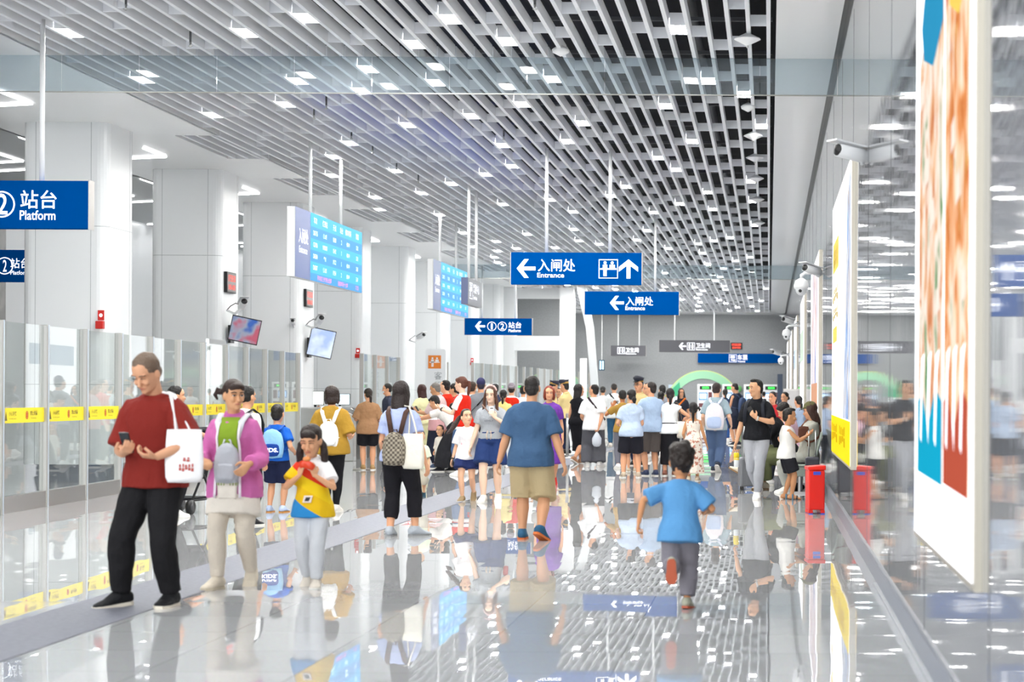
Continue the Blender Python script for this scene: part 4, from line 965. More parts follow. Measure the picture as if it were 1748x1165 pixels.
    def foot(s, mb, sg, e=0, name=None):
        mt = s.footm(sg); U = s.U * (1 if s.k > .97 else 1.06)
        P = [mt @ (V((0, y * (1 + e * 4), zc)) * U) for y, a, zc, h in s.FT]; mb.loft(P, [((a + e) * U, (h + e * .6) * U) for y, a, zc, h in s.FT], 12, ref=mt.to_3x3() @ V((1, 0, 0)), cap=.7)
    def shoes(s, c, sole):
        for sg in (1, -1):
            mb = MB(); s.foot(mb, sg, .006); mt = s.footm(sg); U = s.U
            mb.loft([mt @ (V((0, -.004, -.012)) * U), mt @ (V((0, -.002, .018)) * U)], [.028 * U, .026 * U], 12)
            o = solid('shoe', mb, cloth(c, .6), s.root, s.cv * .8, 3)
            q = MB(); U = s.U * (1 if s.k > .97 else 1.06); out = [(-.044, .014), (-.03, .025), (0, .028), (.03, .029), (.062, .035), (.09, .033), (.112, .016)]
            pts = [(-w, y) for y, w in out] + [(w, y) for y, w in reversed(out)]
            q.prism([mt @ (V((x, y, -.047)) * U) for x, y in pts], mt.to_3x3() @ V((0, 0, .014 * U))); obj('sole', q, mat('sole_' + sole, sole, .6) if sole else sole_w, o)
    def hand(s, mb, sg):
        U = s.U * (1 if s.k > .97 else 1.05); o = s.hopt[sg]; d = (s.wr[sg] - s.el[sg]).normalized(); d = V(o.get('dir', d)).normalized()
        pn = V(o.get('palm', (-sg, .2, 0) if d.z < -.5 else (-sg * .5, -.2, .8))); pn = (pn - d * pn.dot(d)).normalized()
        side = d.cross(pn) * 1.0           # towards one edge of the palm
        thumb = side if side.dot(V((0, 1, .3))) > 0 else -side
        if d.z > -.5 and 'thumb' not in o: thumb = side if side.dot(V((-sg * .2, .0, 1))) > 0 else -side
        if 'thumb' in o: thumb = side if side.dot(V(o['thumb'])) > 0 else -side
        w = s.wr[sg] * U / (U / s.U); L = .105 * U; cu = o.get('curl', .35); pl = L * .48; s.hopt[sg]['grip'] = w + d * (pl * .9) + pn * (L * .16)
        mb.loft([w - d * .01, w + d * (pl * .35), w + d * pl], [(.14 * L, .09 * L), (.19 * L, .095 * L), (.215 * L, .08 * L)], 10, ref=side, cap=.4)
        for i, (u, fl_) in enumerate(((.165, .40), (.055, .46), (-.055, .43), (-.16, .34))):
            p = w + d * (pl * .94) + thumb * (u * L); dirn = d + thumb * (u * .35); P = [p - d * (.1 * L)]; ang = cu * (.7 + .12 * i); q = p; rr_ = max(.058 * L, s.vox * .85)
            for f_ in (.45, .32, .25):
                P.append(q); c = (dirn.normalized() * math.cos(ang) + pn * math.sin(ang)); q = q + c * (fl_ * L * f_); ang += cu * .9
            P.append(q); mb.loft(P, [rr_ * t for t in (1, 1.05, 1, .95, .85)], 8, ref=side)
        b0 = w + d * (pl * .22) + thumb * (.15 * L); b1 = b0 + (d * .6 + thumb * .75 + pn * .35).normalized() * (.26 * L); b2 = b1 + (d * .9 + thumb * (.25 - .3 * cu) + pn * (.3 + .5 * cu)).normalized() * (.22 * L)
        mb.loft([b0 - thumb * (.05 * L), b0, b1, b2], [max(q * L, s.vox * .9) for q in (.08, .085, .07, .058)], 8)
    HR = [(.0, .105, .30, -.04), (.035, .185, .405, -.10), (.12, .235, .42, -.20), (.25, .275, .415, -.33), (.40, .308, .405, -.41), (.50, .32, .395, -.44), (.58, .332, .425, -.455), (.68, .34, .425, -.46), (.80, .312, .38, -.43), (.90, .25, .29, -.35), (.965, .155, .17, -.23)]
    def headmesh(s, mb):
        H = s.hm; x = H.to_3x3() @ V((1, 0, 0)); k = s.hh
        mb.loft([H @ V((0, (f + r) / 2, z)) for z, w, f, r in s.HR], [(w * k, (f - r) / 2 * k) for z, w, f, r in s.HR], 18, ref=x, cap=.35)
        mb.loft([H @ V((0, .37, .52)), H @ V((0, .43, .42)), H @ V((0, .50, .31)), H @ V((0, .41, .27))], [(.035 * k, .04 * k), (.045 * k, .05 * k), (.07 * k, .05 * k), (.05 * k, .03 * k)], 8, ref=x)
        for sg in (1, -1):
            mb.ell(H @ V((sg * .34, -.03, .43)), (.05 * k, .085 * k, .14 * k), 10, 6, mtx=H.to_3x3().normalized())
            mb.ell(H @ V((sg * .15, .34, .36)), (.10 * k, .085 * k, .10 * k), 10, 6, mtx=H.to_3x3().normalized())
            mb.ell(H @ V((sg * .14, .37, .60)), (.12 * k, .06 * k, .035 * k), 10, 6, mtx=H.to_3x3().normalized())
        mb.ell(H @ V((0, .385, .195)), (.11 * k, .055 * k, .05 * k), 10, 6, mtx=H.to_3x3().normalized()); mb.ell(H @ V((0, .35, .06)), (.10 * k, .075 * k, .07 * k), 10, 6, mtx=H.to_3x3().normalized())
    def faceparts(s, face):
        H = s.hm; k = s.hh; r3 = H.to_3x3().normalized(); face = face or {}
        if (s.root_matrix().to_3x3() @ r3 @ V((0, 1, 0))).y > .55: return      # turned away
        for sg in (1, -1):
            if not face.get('closed'):
                q = MB(); q.ell(H @ V((sg * .138, .405, .495)), (.062 * k, .025 * k, .026 * k), 12, 8, mtx=r3); e = obj('eye', q, eye_white, s.root, smooth=True)
                q = MB(); q.ell(H @ V((sg * .138, .418, .497)), (.033 * k, .022 * k, .029 * k), 10, 8, mtx=r3); obj('iris', q, eye_dark, e, smooth=True)
            else: e = s.root
            q = MB(); q.loft([H @ V((sg * .06, .422, .513)), H @ V((sg * .14, .434, .528)), H @ V((sg * .215, .395, .507))], [(.009 * k, .011 * k)] * 3, 6); obj('eyelid', q, brow_m, s.root if face.get('closed') else e, smooth=True)
            q = MB(); q.loft([H @ V((sg * .06, .435, .60)), H @ V((sg * .15, .437, .625)), H @ V((sg * .235, .385, .60))], [(.012 * k, .018 * k)] * 3, 6); obj('eyebrow', q, hair_m(DBR) if s.sex == 'm' else brow_m, s.root, smooth=True)
        q = MB(); q.loft([H @ V((-.085, .40, .195)), H @ V((0, .442, .20)), H @ V((.085, .40, .195))], [(.014 * k, .02 * k), (.02 * k, .03 * k), (.014 * k, .02 * k)], 8, ref=(0, 0, 1)); obj('lips', q, lip_m, s.root, smooth=True)
        if face.get('glasses'):
            q = MB()
            for sg in (1, -1):
                c = [H @ V((sg * .145 + .11 * math.cos(2 * math.pi * i / 14), .455, .49 + .085 * math.sin(2 * math.pi * i / 14))) for i in range(15)]; q.tube(c, .01 * k, 5)
                q.tube([H @ V((sg * .25, .45, .51)), H @ V((sg * .325, .1, .5))], .01 * k, 5)
            q.tube([H @ V((-.035, .46, .5)), H @ V((.035, .46, .5))], .01 * k, 5); obj('glasses', q, black, s.root)
    def hairdo(s, style, hc, hdisp):
        if not style: return
        H = s.hm; k = s.hh; r3 = H.to_3x3().normalized(); mb = MB(); hm = hair_m(hc); E = lambda c, r: mb.ell(H @ V(c), tuple(q * k for q in r), 16, 10, mtx=r3)
        Lf = lambda P, rad, ref=(1, 0, 0): mb.loft([H @ V(p) for p in P], [tuple(q * k for q in (r if isinstance(r, tuple) else (r, r))) for r in rad], 12, ref=H.to_3x3() @ V(ref))
        st = style.split('+')
        if 'crop' in st: E((0, -.06, .68), (.352, .43, .37)); E((0, -.14, .45), (.335, .335, .27)); E((0, -.2, .3), (.26, .25, .2))
        elif 'bald' in st: E((0, -.10, .60), (.36, .40, .34)); E((0, -.20, .38), (.28, .27, .22))
        else: E((0, -.065, .68), (.372, .445, .40)); E((0, -.16, .43), (.34, .33, .30))
        if 'quiff' in st: E((0, .12, .95), (.22, .28, .13))
        if 'fringe' in st: E((0, .30, .80), (.25, .15, .14)); E((.15, .27, .74), (.12, .13, .12)); E((-.15, .27, .74), (.12, .13, .12))
        if 'mop' in st: E((0, -.08, .72), (.42, .48, .42)); E((0, -.22, .45), (.34, .30, .30)); E((0, .22, .84), (.27, .2, .16))
        if 'bob' in st:
            E((0, -.1, .62), (.43, .46, .45)); E((0, -.2, .25), (.39, .30, .34))
            for sg in (1, -1): Lf([(sg * .30, .05, .8), (sg * .36, .06, .5), (sg * .37, .03, .2), (sg * .33, .0, -.02)], [(.08, .14), (.08, .2), (.09, .2), (.05, .12)], (1, 0, 0))
        if 'long' in st:
            E((0, -.09, .62), (.40, .45, .44)); zz = -1.0 if 'xl' in st else -.55
            Lf([(0, -.2, .5), (0, -.30, .1), (0, -.40, zz * .55), (0, -.40, zz)], [(.35, .24), (.36, .2), (.34, .15), (.22, .08)])
            if 'front' in st:
                for sg in (1, -1): Lf([(sg * .26, .16, .8), (sg * .34, .15, .45), (sg * .40, .12, 0), (sg * .42, .22, -.5), (sg * .40, .22, -.8)], [(.07, .12), (.08, .16), (.11, .14), (.12, .09), (.06, .04)])
            else:
                for sg in (1, -1): Lf([(sg * .28, .06, .8), (sg * .34, .0, .4), (sg * .34, -.12, -.1), (sg * .3, -.25, zz * .7)], [(.07, .16), (.08, .2), (.1, .17), (.06, .08)])
        if 'pony' in st: Lf([(0, -.46, .72), (0, -.62, .66), (0, -.66, .3), (0, -.58, -.15), (0, -.52, -.5)], [.06, .13, .14, .11, .04])
        if 'lowpony' in st: Lf([(0, -.46, .3), (0, -.56, .22), (0, -.58, 0), (0, -.50, -.35), (0, -.48, -.75)], [.09, .13, .13, .10, .03])
        if 'swing' in st: Lf([(.1, -.42, .72), (.3, -.62, .55), (.6, -.7, .1), (.95, -.65, -.35), (1.25, -.6, -.55)], [.08, .15, .19, .15, .04])
        if 'bun' in st: E((0, -.54, .42), (.21, .17, .2))
        if 'lowbun' in st: E((.02, -.52, .2), (.2, .18, .22)); E((.03, -.55, .0), (.15, .13, .13))
        if 'sidebun' in st: Lf([(.24, -.36, .58), (.46, -.42, .66), (.55, -.4, .48), (.44, -.4, .3)], [.07, .09, .08, .04]); E((.36, -.38, .56), (.10, .1, .1))
        if 'pigtails' in st:
            for sg in (1, -1): Lf([(sg * .30, -.14, .45), (sg * .40, -.08, .34), (sg * .43, .0, .0), (sg * .45, .06, -.38), (sg * .44, .08, -.66)], [.08, .12, .135, .11, .03])
        if 'braid' in st: Lf([(0, -.45, .3), (.02, -.52, .1), (-.02, -.5, -.2), (.02, -.45, -.5)], [.1, .11, .09, .03])
        solid('hair', mb, hm, s.root, max(.007, s.vox), 2, hdisp, _tex2)
    def limb(s, mb, pts, t0, t1, rads, n=12):
        """part of a limb given by its joints, between two fractions of its length"""
        Ls = [(pts[i + 1] - pts[i]).length for i in range(len(pts) - 1)]; tot = sum(Ls)
        def pos(t):
            d = t * tot
            for i, l in enumerate(Ls):
                if d <= l or i == len(Ls) - 1: return pts[i] + (pts[i + 1] - pts[i]) * (d / l)
                d -= l
        m = 9; P = [pos(t0 + (t1 - t0) * i / m) * s.U for i in range(m + 1)]; ra = [rads(t0 + (t1 - t0) * i / m) * s.U for i in range(m + 1)]; mb.loft(P, ra, n, cap=.05)
    @staticmethod
    def tab(tb):
        def f(t):
            for (a, x), (c, y) in zip(tb, tb[1:]):
                if t <= c: return x + (y - x) * max(0, (t - a)) / (c - a)
            return tb[-1][1]
        return f
    ARM = [(0, .033), (.16, .0305), (.37, .026), (.53, .0235), (.65, .0245), (.86, .0185), (1, .0145)]
    LEG = [(0, .052), (.06, .054), (.25, .047), (.43, .037), (.5, .034), (.58, .033), (.69, .0355), (.87, .025), (1, .0205)]
    def shirt(s, c, hem=.47, sl=.27, ease=.015, flare=.010, cuff=.011, name='shirt', skirt=None, m=None, open_=False, neck=.842, collar=None, trim=None):
        mb = MB(); m = m or (cloth(c) if isinstance(c, str) else c); fb = s.b
        s.torso(mb, hem, neck, ease, ease * .9, flare, low=True)
        q = .92 if s.sex == 'f' else 1
        for sg in (1, -1):
            if sl <= 0: continue
            ar = s.tab(s.ARM); pts = [s.T((sg * .045, 0, .788)), s.sh[sg], s.el[sg], s.wr[sg]]
            L0 = (pts[1] - pts[0]).length; L = L0 + .172 + .15; t1 = (L0 + (.322 * sl)) / L
            s.limb(mb, pts, 0, t1, lambda t: ar(max(0, (t * L - L0) / .322)) * q * fb ** .8 + ease * .65 + cuff * max(0, (t * L - L0) / .322) / max(sl, .2))
        if skirt: s.skirtmesh(mb, *skirt)
        o = solid(name, mb, m, s.root, s.cv, 4, .021 * s.U / 1.6)
        s.top = o
        if collar:
            mb = MB(); mb.loft([s.T((0, -.002, .828)) * s.U, s.T((0, .006, .853)) * s.U], [(.056 * s.U, .05 * s.U), (.046 * s.U, .046 * s.U)], 16, cap=.02); obj('collar', mb, cloth(collar), o, smooth=True)
        return o
    def skirtmesh(s, mb, z0, z1, a1, b1):
        P = []; rad = []
        for i in range(9):
            t = i / 8; z = z1 + (z0 - z1) * t; a, d, yo = s.prof(max(z, .535)); cx = s.pel + V((0, yo, z - .515)); e = t ** .8
            mid = (s.kn[1] + s.kn[-1]) / 2; w = max(0, min(1, (.515 - z) / .245)); cx = cx.lerp(V((mid.x, mid.y, cx.z)), w * .7)
            P.append(cx * s.U); rad.append((((a * s.b + .014) * (1 - e) + a1 * e) * s.U, ((d * s.b + .014) * (1 - e) + b1 * e) * s.U))
        mb.loft(P, rad, 20, cap=.05)
    def bottoms(s, kind='pants', c='222222', to=.95, ease=.010, fl_=0.0, waist=.60, skirt=None, m=None):
        mb = MB(); m = m or (cloth(c) if isinstance(c, str) else c)
        if kind == 'skirt': s.skirtmesh(mb, *skirt)
        else:
            s.torso(mb, .49, waist, ease, low=False)
            lg = s.tab(s.LEG)
            for sg in (1, -1):
                s.limb(mb, [s.hip[sg], s.kn[sg], s.an[sg]], -.02, to, lambda t: max(lg(max(t, 0)) * s.b ** .8 + ease, 0) + fl_ * max(0, t) / max(to, .3), 14)
            mb.ell(s.pel * s.U + V((0, 0, -.01 * s.U)), (.092 * s.U * s.b, .07 * s.U * s.b, .045 * s.U))
        o = solid({'pants': 'trousers', 'shorts': 'shorts', 'skirt': 'skirt'}[kind], mb, m, s.root, s.cv, 4, .018 * s.U / 1.6); s.botm = o; return o
    # ---- things carried: each is a thing of its own
    def thing(s, name, label, cat, ctr, group=None):
        """empty for a carried thing, plus the matrix that takes body metres to its own space"""
        wp = s.root_matrix() @ V(ctr); e = empty(name, wp, s.rz, label, cat, group); return e, M.Translation(-V(ctr))
    def put(s, name, mb, m, e, mt, smooth=True, parent=None, bevel=0):
        mb.moved(mt); return obj(name, mb, m, parent or e, smooth=smooth, bevel=bevel)
    def backpack(s, label, c, c2=None, front=False, w=.095, z0=.56, z1=.77, d=.055, strap=None, pocket=None, text=None, name='backpack', m=None, logo=None):
        U = s.U; sg = 1 if front else -1; bk = s.prof(.70)[1] * s.b + .022; m1 = m or cloth(c, .7)
        ctr = s.T((0, sg * (bk + d * .5), (z0 + z1) / 2)) * U; e, mt = s.thing(name, label, 'backpack', ctr)
        up = (s.T((0, 0, .75)) - s.T((0, 0, .6))).normalized(); q = MB(); n = 8; zs = [z0 + (z1 - z0) * i / n for i in range(n + 1)]
        rad = [w * (.86 + .14 * math.sin(math.pi * min(1, t * 1.3))) * (1 if t < .7 else math.sqrt(max(.05, 1 - ((t - .7) / .33) ** 2))) for t in [i / n for i in range(n + 1)]]
        P = [s.T((0, sg * (bk + d * .5), z)) * U for z in zs]
        q.loft(P, [(a * U, d * .5 * U * (.75 if i in (0, n) else 1)) for i, a in enumerate(rad)], 20, cap=.3, sq=.6); body = s.put('bag_body', q, m1, e, mt)
        q = MB(); zp = [z0 + (z1 - z0) * t for t in (.06, .15, .3, .42, .48)]; q.loft([s.T((0, sg * (bk + d * .86), z)) * U for z in zp], [(w * U * f, d * .28 * U) for f in (.6, .76, .78, .74, .6)], 16, cap=.3, sq=.6)
        s.put('front_pocket', q, cloth(pocket, .7) if pocket else m1, e, mt)
        ms = cloth(strap or c, .7)
        for x in (1, -1):
            r = s.prof(.80)[1] * s.b + .02; q = MB(); fr = s.prof(.72)[1] * s.b + .024; tx = .058 * s.b ** .5
            pp = [(x * .03, sg * (bk + .004), z1 - .005), (x * tx, sg * (r), .808), (x * (tx + .006), 0, .843), (x * (tx + .012), -sg * r, .80), (x * (tx + .02), -sg * fr, .73), (x * .085 * s.b, -sg * fr * .8, .66), (x * .105 * s.b, 0, .62), (x * w * .8, sg * bk, .60)]
            q.loft([s.T(p) * U for p in pp], [(.016 * U, .005 * U)] * len(pp), 10); s.put('strap', q, ms, e, mt)
        q = MB(); q.tube([s.T((x, sg * (bk + d * .4), z)) * U for x, z in ((-.02, z1 - .004), (-.014, z1 + .02), (.014, z1 + .02), (.02, z1 - .004))], .005 * U); s.put('top_handle', q, ms, e, mt)
        if text or logo:
            f = Face(s.T((0, sg * (bk + d * 1.16), z0 + (z1 - z0) * .2)) * U, (1, 0, 0) if sg < 0 else (-1, 0, 0), up, (0, sg, 0), .004)
            if text: q = MB(); f.text(q, text, -w * .62 * U, .0, w * .75 * U, .04 * U, .03); s.put('lettering', q, sign_white, e, mt, False)
        return e
    def tote(s, label, c, sg=1, w=.10, z0=.46, z1=.66, d=.025, y=0, x=None, strap=None, name='tote_bag', print_=None, sh=None, rot=0, cat='bag'):
        """flat shoulder bag hanging beside the body from the shoulder on side sg"""
        U = s.U; X = sg * (x or .155 * s.b); ctr = V((X, y, (z0 + z1) / 2)) * U; e, mt = s.thing(name, label, cat, ctr); q = MB(); m1 = cloth(c, .8); rz = M.Translation(ctr) @ M.Rotation(R(rot), 4, 'Z') @ M.Translation(-ctr)
        zs = [z0, z0 + .02, z0 + .08, z0 + .15, z1]; q.loft([V((X, y, z)) * U for z in zs], [(d * U * f, w * U * g) for f, g in ((.8, .85), (1.15, .97), (1.1, 1), (.7, .96), (.35, .9))], 18, cap=.2, sq=.55); q.moved(rz); s.put('bag_body', q, m1, e, mt)
        S = V(sh) if sh else s.T((sg * .085, 0, .835))
        for yy in (-.4, .4):
            q = MB(); A = rz @ (V((X, y + w * yy, z1 - .015)) * U); B = S * U
            q.loft([A, A.lerp(B, .5) + V((sg * .008 * U, 0, 0)), B + V((sg * .01 * U, yy * .03 * U, .004 * U)), B + V((-sg * .02 * U, yy * .05 * U, .012 * U))], [(.011 * U, .004 * U)] * 4, 8, ref=(0, 1, 0)); s.put('strap', q, cloth(strap or c, .8), e, mt)
        if print_:
            f = Face(ctr + V((0, 0, 0)), (0, -sg, 0), (0, 0, 1), (sg, 0, 0), d * 1.2 * U); q = MB(); f.blur(q, -w * .5 * U, -.06 * U, w * .3 * U, -.03 * U, 5); f.blur(q, -w * .3 * U, -.022 * U, w * .1 * U, -.005 * U, 2); q.moved(rz); s.put('print', q, mat('print_' + print_[1], print_[1], .7), e, mt, False)
        return e
    def crossbody(s, label, c, bag, sg=1, sx=-1, bagx=.13, bagz=.56, y=.03, size=.05, back=False, wd=.014, nobag=False):
        """strap from shoulder sx across the chest to a small bag on side sg"""
        U = s.U; ctr = V((sg * bagx * s.b, y, bagz)) * U; e, mt = s.thing('shoulder_bag', label, 'bag', ctr)
        if not nobag:
            q = MB(); q.loft([V((sg * bagx * s.b, y, bagz + t)) * U for t in (-size, -size * .6, size * .5, size)], [(.018 * U, size * f * U) for f in (.8, 1, 1, .85)], 14, cap=.3, sq=.6); s.put('bag_body', q, cloth(bag, .6), e, mt)
        for fr in (1, -1):
            q = MB(); pp = []
            for t in [i / 7 for i in range(8)]:
                z = .842 + (bagz + size - .842) * t; x = sx * .07 + (sg * bagx * s.b - sx * .07) * t; a, dd, yo = s.prof(min(z, .80)); a *= s.b; dd *= s.b; rr_ = max(0, 1 - (abs(x) / (a + .02)) ** 2.4) ** .5
                pp.append(s.T((x, yo + fr * (dd + .02) * rr_, z if t else .846)) * U)
            q.loft(pp, [(wd * U, .004 * U)] * len(pp), 8, ref=(1, 0, 1)); s.put('strap', q, cloth(c, .6), e, mt)
        return e
    def phone(s, sg, label, c='18181a', up=None, cam_=False, w=.042, h=.088):
        U = s.U; g = s.hopt[sg]['grip']; e, mt = s.thing('phone', label, 'phone', g); d = V(s.hopt[sg].get('ph', (0, .3, .95))).normalized(); n = V(s.hopt[sg].get('pn', (0, 1, -.2))); n = (n - d * n.dot(d)).normalized(); sd = d.cross(n)
        q = MB(); o = g; q.prism([o + sd * (a * w * U / 2) + d * (b_ * h * U / 2 + h * U * .2) - n * .004 for a, b_ in ((-1, -1), (1, -1), (1, 1), (-1, 1))], n * .008); s.put('case', q, mat('phone_' + c, c, .3), e, mt, False, bevel=.002)
        q = MB(); q.prism([o + sd * (a * w * U * .45) + d * (b_ * h * U * .46 + h * U * .2) - n * .0045 for a, b_ in ((-1, -1), (1, -1), (1, 1), (-1, 1))], n * -.0005); s.put('screen', q, mat('phone_glass', '22262c', .1), e, mt, False)
        if cam_: q = MB(); q.ell(o + sd * (w * U * .2) + d * (h * U * .5) + n * .004, (.009, .004, .009)); q.ell(o - sd * (w * U * .1) + d * (h * U * .5) + n * .004, (.009, .004, .009)); s.put('lens', q, black, e, mt)
        return e
    def cap(s, c, band=None, officer=False, back=False, name='cap'):
        """headwear, part of the wearer"""
        H = s.hm; k = s.hh; r3 = H.to_3x3().normalized(); x = r3 @ V((1, 0, 0)); q = MB()
        if officer:
            q.loft([H @ V((0, -.03, .78)), H @ V((0, -.03, .95))], [(.345 * k, .455 * k), (.36 * k, .47 * k)], 20, ref=x, cap=.02); o = obj('cap_band', q, mat('cap_gold', 'b98f3c', .5), s.root, smooth=True)
            q = MB(); q.loft([H @ V((0, -.03, .86)), H @ V((0, -.02, .95)), H @ V((0, .02, 1.1)), H @ V((0, .0, 1.19))], [(.355 * k, .465 * k), (.37 * k, .48 * k), (.46 * k, .58 * k), (.34 * k, .44 * k)], 22, ref=x, cap=.15); obj('cap_crown', q, mat(f'cap_{c}', c, .6), s.root, smooth=True)
            q = MB(); q.loft([H @ V((0, .36, .80)), H @ V((0, .55, .74)), H @ V((0, .64, .69))], [(.32 * k, .018 * k), (.26 * k, .014 * k), (.12 * k, .01 * k)], 14, ref=x); obj('cap_peak', q, black, s.root, smooth=True)
            q = MB(); q.ell(H @ V((0, .5, 1.02)), (.075 * k, .03 * k, .085 * k), 12, 8, mtx=r3); obj('cap_badge', q, mat('cap_gold', ''), s.root, smooth=True)
        else:
            q.ell(H @ V((0, -.05, .70)), (.365 * k, .465 * k, .40 * k), 20, 12, mtx=r3); g = -1 if back else 1
            q.loft([H @ V((0, g * .30 - (.1 if back else 0), .74)), H @ V((0, g * .55 - (.1 if back else 0), .69)), H @ V((0, g * .72 - (.1 if back else 0), .62))], [(.29 * k, .03 * k), (.27 * k, .025 * k), (.13 * k, .02 * k)], 14, ref=x)
            solid(name, q, cloth(c, .8), s.root, .008, 2)
    def panel(s, name, m, z0, z1, w0, w1, ease=.024, back=False, x0=0, x1=0, part=None):
        """cloth panel lying on the chest or back: z0..z1, half width w0 at the foot to w1 at the top"""
        q = MB(); U = s.U; n, k = 8, 10; sg = -1 if back else 1; rows = []
        for i in range(k + 1):
            t = i / k; z = z0 + (z1 - z0) * t; w = w0 + (w1 - w0) * t; a, d, yo = s.prof(max(min(z, .80), .535)); a = a * s.b + ease; d = d * s.b + ease; fl_ = .010 * max(0, .66 - z) / .16; d += fl_; a += fl_
            for j in range(n + 1):
                x = x0 + (x1 - x0) * t + w * (2 * j / n - 1); r_ = max(0, 1 - abs(x / a) ** 2.3) ** (1 / 2.3); dz = max(0, z - .80) * .8
                rows.append(s.T((x, yo + sg * (d * r_ - dz), z)) * U)
        f = [(i * (n + 1) + j, i * (n + 1) + j + 1, (i + 1) * (n + 1) + j + 1, (i + 1) * (n + 1) + j) for i in range(k) for j in range(n)]
        q.add(rows, f); o = obj(name, q, m, part or s.root, smooth=True); md = o.modifiers.new('thick', 'SOLIDIFY'); md.thickness = .004; md.offset = 0; return o
    def handbag(s, sg, label, c, w=.06, h=.16, name='plastic_bag'):
        g = s.hopt[sg]['grip']; e, mt = s.thing(name, label, 'bag', g); U = s.U; q = MB(); m = cloth(c, .4)
        q.loft([g + V((0, 0, z)) * U for z in (-h - .03, -h, -h * .6, -.05, -.025)], [(w * U * a, w * U * b_) for a, b_ in ((.6, .5), (1, .8), (1.05, .85), (.5, .4), (.2, .15))], 14, cap=.2); s.put('bag_body', q, m, e, mt)
        q = MB(); q.tube([g + V((0, 0, -.03)) * U, g + V((.012, 0, -.01)) * U, g + V((0, 0, .005)) * U, g + V((-.012, 0, -.01)) * U, g + V((0, 0, -.03)) * U], .006 * U); s.put('handle', q, m, e, mt)
    def wristband(s, sg, c, name='wristwatch'):
        w = s.wr[sg] * s.U; d = (s.wr[sg] - s.el[sg]).normalized(); q = MB(); q.loft([w - d * (.018 * s.U), w - d * (.005 * s.U)], [.021 * s.U] * 2, 14, cap=.02); o = obj(name, q, mat('watch_' + c, c, .4), s.root, smooth=True); return o
    def decal(s, t, x0, z0, x1, z1, m, back=False, y=None):
        """print on the chest or back of the top"""
        U = s.U; sg = -1 if back else 1; z = (z0 + z1) / 2; a, d, yo = s.prof(z); q = MB()
        f = Face(s.T((0, yo + sg * ((y or d * s.b + .026)), z0)) * U, (sg, 0, 0) if sg < 0 else (-1, 0, 0), (s.T((0, 0, .8)) - s.T((0, 0, .7))).normalized(), (0, sg, 0), 0)
        if sg < 0: f.u = V((1, 0, 0))
        f.text(q, t, x0 * U, 0, x1 * U, (z1 - z0) * U, .01) if t else f.blur(q, x0 * U, 0, x1 * U, (z1 - z0) * U, 6)
        mx = max(abs(x0), abs(x1))
        def wrap(p):      # follow the curve of the body
            v = V(p); r_ = (v.x / U) / (a * s.b + .03); return (v.x, v.y - sg * (1 - math.sqrt(max(0, 1 - min(1, r_ * r_)))) * d * U, v.z)
        q.v = [wrap(p) for p in q.v]; obj('print', q, m, s.root)
def by(px, Y): return V((at(px, VY, Y).x, Y, 0))
def height(py_head, py_foot): return EYE * (py_foot - py_head) / (py_foot - VY)
def K(label, px, foot=None, crown=None, rz=0, Y=None, H=None, k=1.0, **kw):
    loc = fl(px, foot) if foot else by(px, Y)
    H = H or at(px, crown, loc.y).z * k
    return Fig(label, loc, H, rz, **kw)
hang = lambda sg, x=.16, y=.03, z=.47, **o: (sg * x, y, z, o)
walk = dict(rf=(.05, .11, .045, -8), lf=(-.05, -.11, .07, 32))
walk2 = dict(lf=(-.05, .11, .045, -8), rf=(.05, -.11, .07, 32))
# --- the nearest walkers
f = K('man in a maroon t-shirt looking down at a phone, white tote on his shoulder', 262, 1036, 607, 166, k=1.01, b=1.04, head=(30, -4, 0), hair='short', hc='6a5646', skin='cf9a78', face=dict(closed=True),
      rh=(.025, .18, .61, dict(dir=(-.75, .55, .3), palm=(-.3, -.1, .95), curl=.7, pole=(.7, -.7, -.4), ph=(0, .45, .9), pn=(0, -1, .4))), lh=(-.115, .17, .60, dict(dir=(.8, .5, .1), palm=(.1, -.2, .95), curl=.75, pole=(-1, -.5, -.3))),
      rf=(.115, .05, .05, 6, -38), lf=(-.06, -.03, .045), top=dict(c='7a241d', sl=.50, hem=.475, ease=.022, cuff=.016), bot=dict(c='1a191b', ease=.013, fl_=.006, to=.97), shoe='18181a', sole='d8cfbe')
f.phone(1, 'dark phone in the hand of the man in the maroon t-shirt'); f.tote('white cotton tote bag on the shoulder of the man in maroon', 'eceaea', -1, w=.072, z0=.50, z1=.705, d=.02, y=.09, x=.188, rot=-62, print_=('', 'b0463c'), sh=(-.075, .01, .838))
f = K('woman in an open pink jacket and green top walking towards the camera', 399, 1003, 650, 178, sex='f', head=(4, 38, 0), hair='fringe+sidebun', hc='2e1c15', skin='cf9b74',
      rh=(.12, .15, .625, dict(dir=(-.75, .6, -.2), palm=(0, -.3, -.9), curl=.6, pole=(.25, -1, -.3))), lh=(-.115, .14, .605, dict(dir=(.4, .6, -.6), palm=(.6, -.3, -.3), curl=.7, pole=(-.25, -1, -.3))),
      rf=(.055, .08, .045, 0, -16), lf=(-.055, -.1, .07, 28), top=dict(c='c56aa4', sl=.93, hem=.435, ease=.022, cuff=.010, flare=.014, name='jacket', collar='b9609a'), bot=dict(c='d3c8b8', to=.97, ease=.011), shoe='d3c8b5', sole='c9bda6')
f.bottoms('skirt', 'ded6ca', skirt=(.35, .60, .135, .11)); f.panel('green_top', cloth('7f9a2c'), .50, .828, .055, .045, .030); f.panel('zip_edge', cloth('e6dce4'), .44, .80, .006, .005, .034, x0=.062, x1=.05); f.panel('zip_edge', cloth('e6dce4'), .44, .80, .006, .005, .034, x0=-.062, x1=-.05); f.panel('skirt_front', cloth('ded6ca'), .437, .52, .045, .05, .030)
f.backpack('small pale grey backpack worn on the chest of the woman in pink', 'b1b3ba', front=True, w=.062, z0=.515, z1=.70, d=.05, strap='cfcfd6')
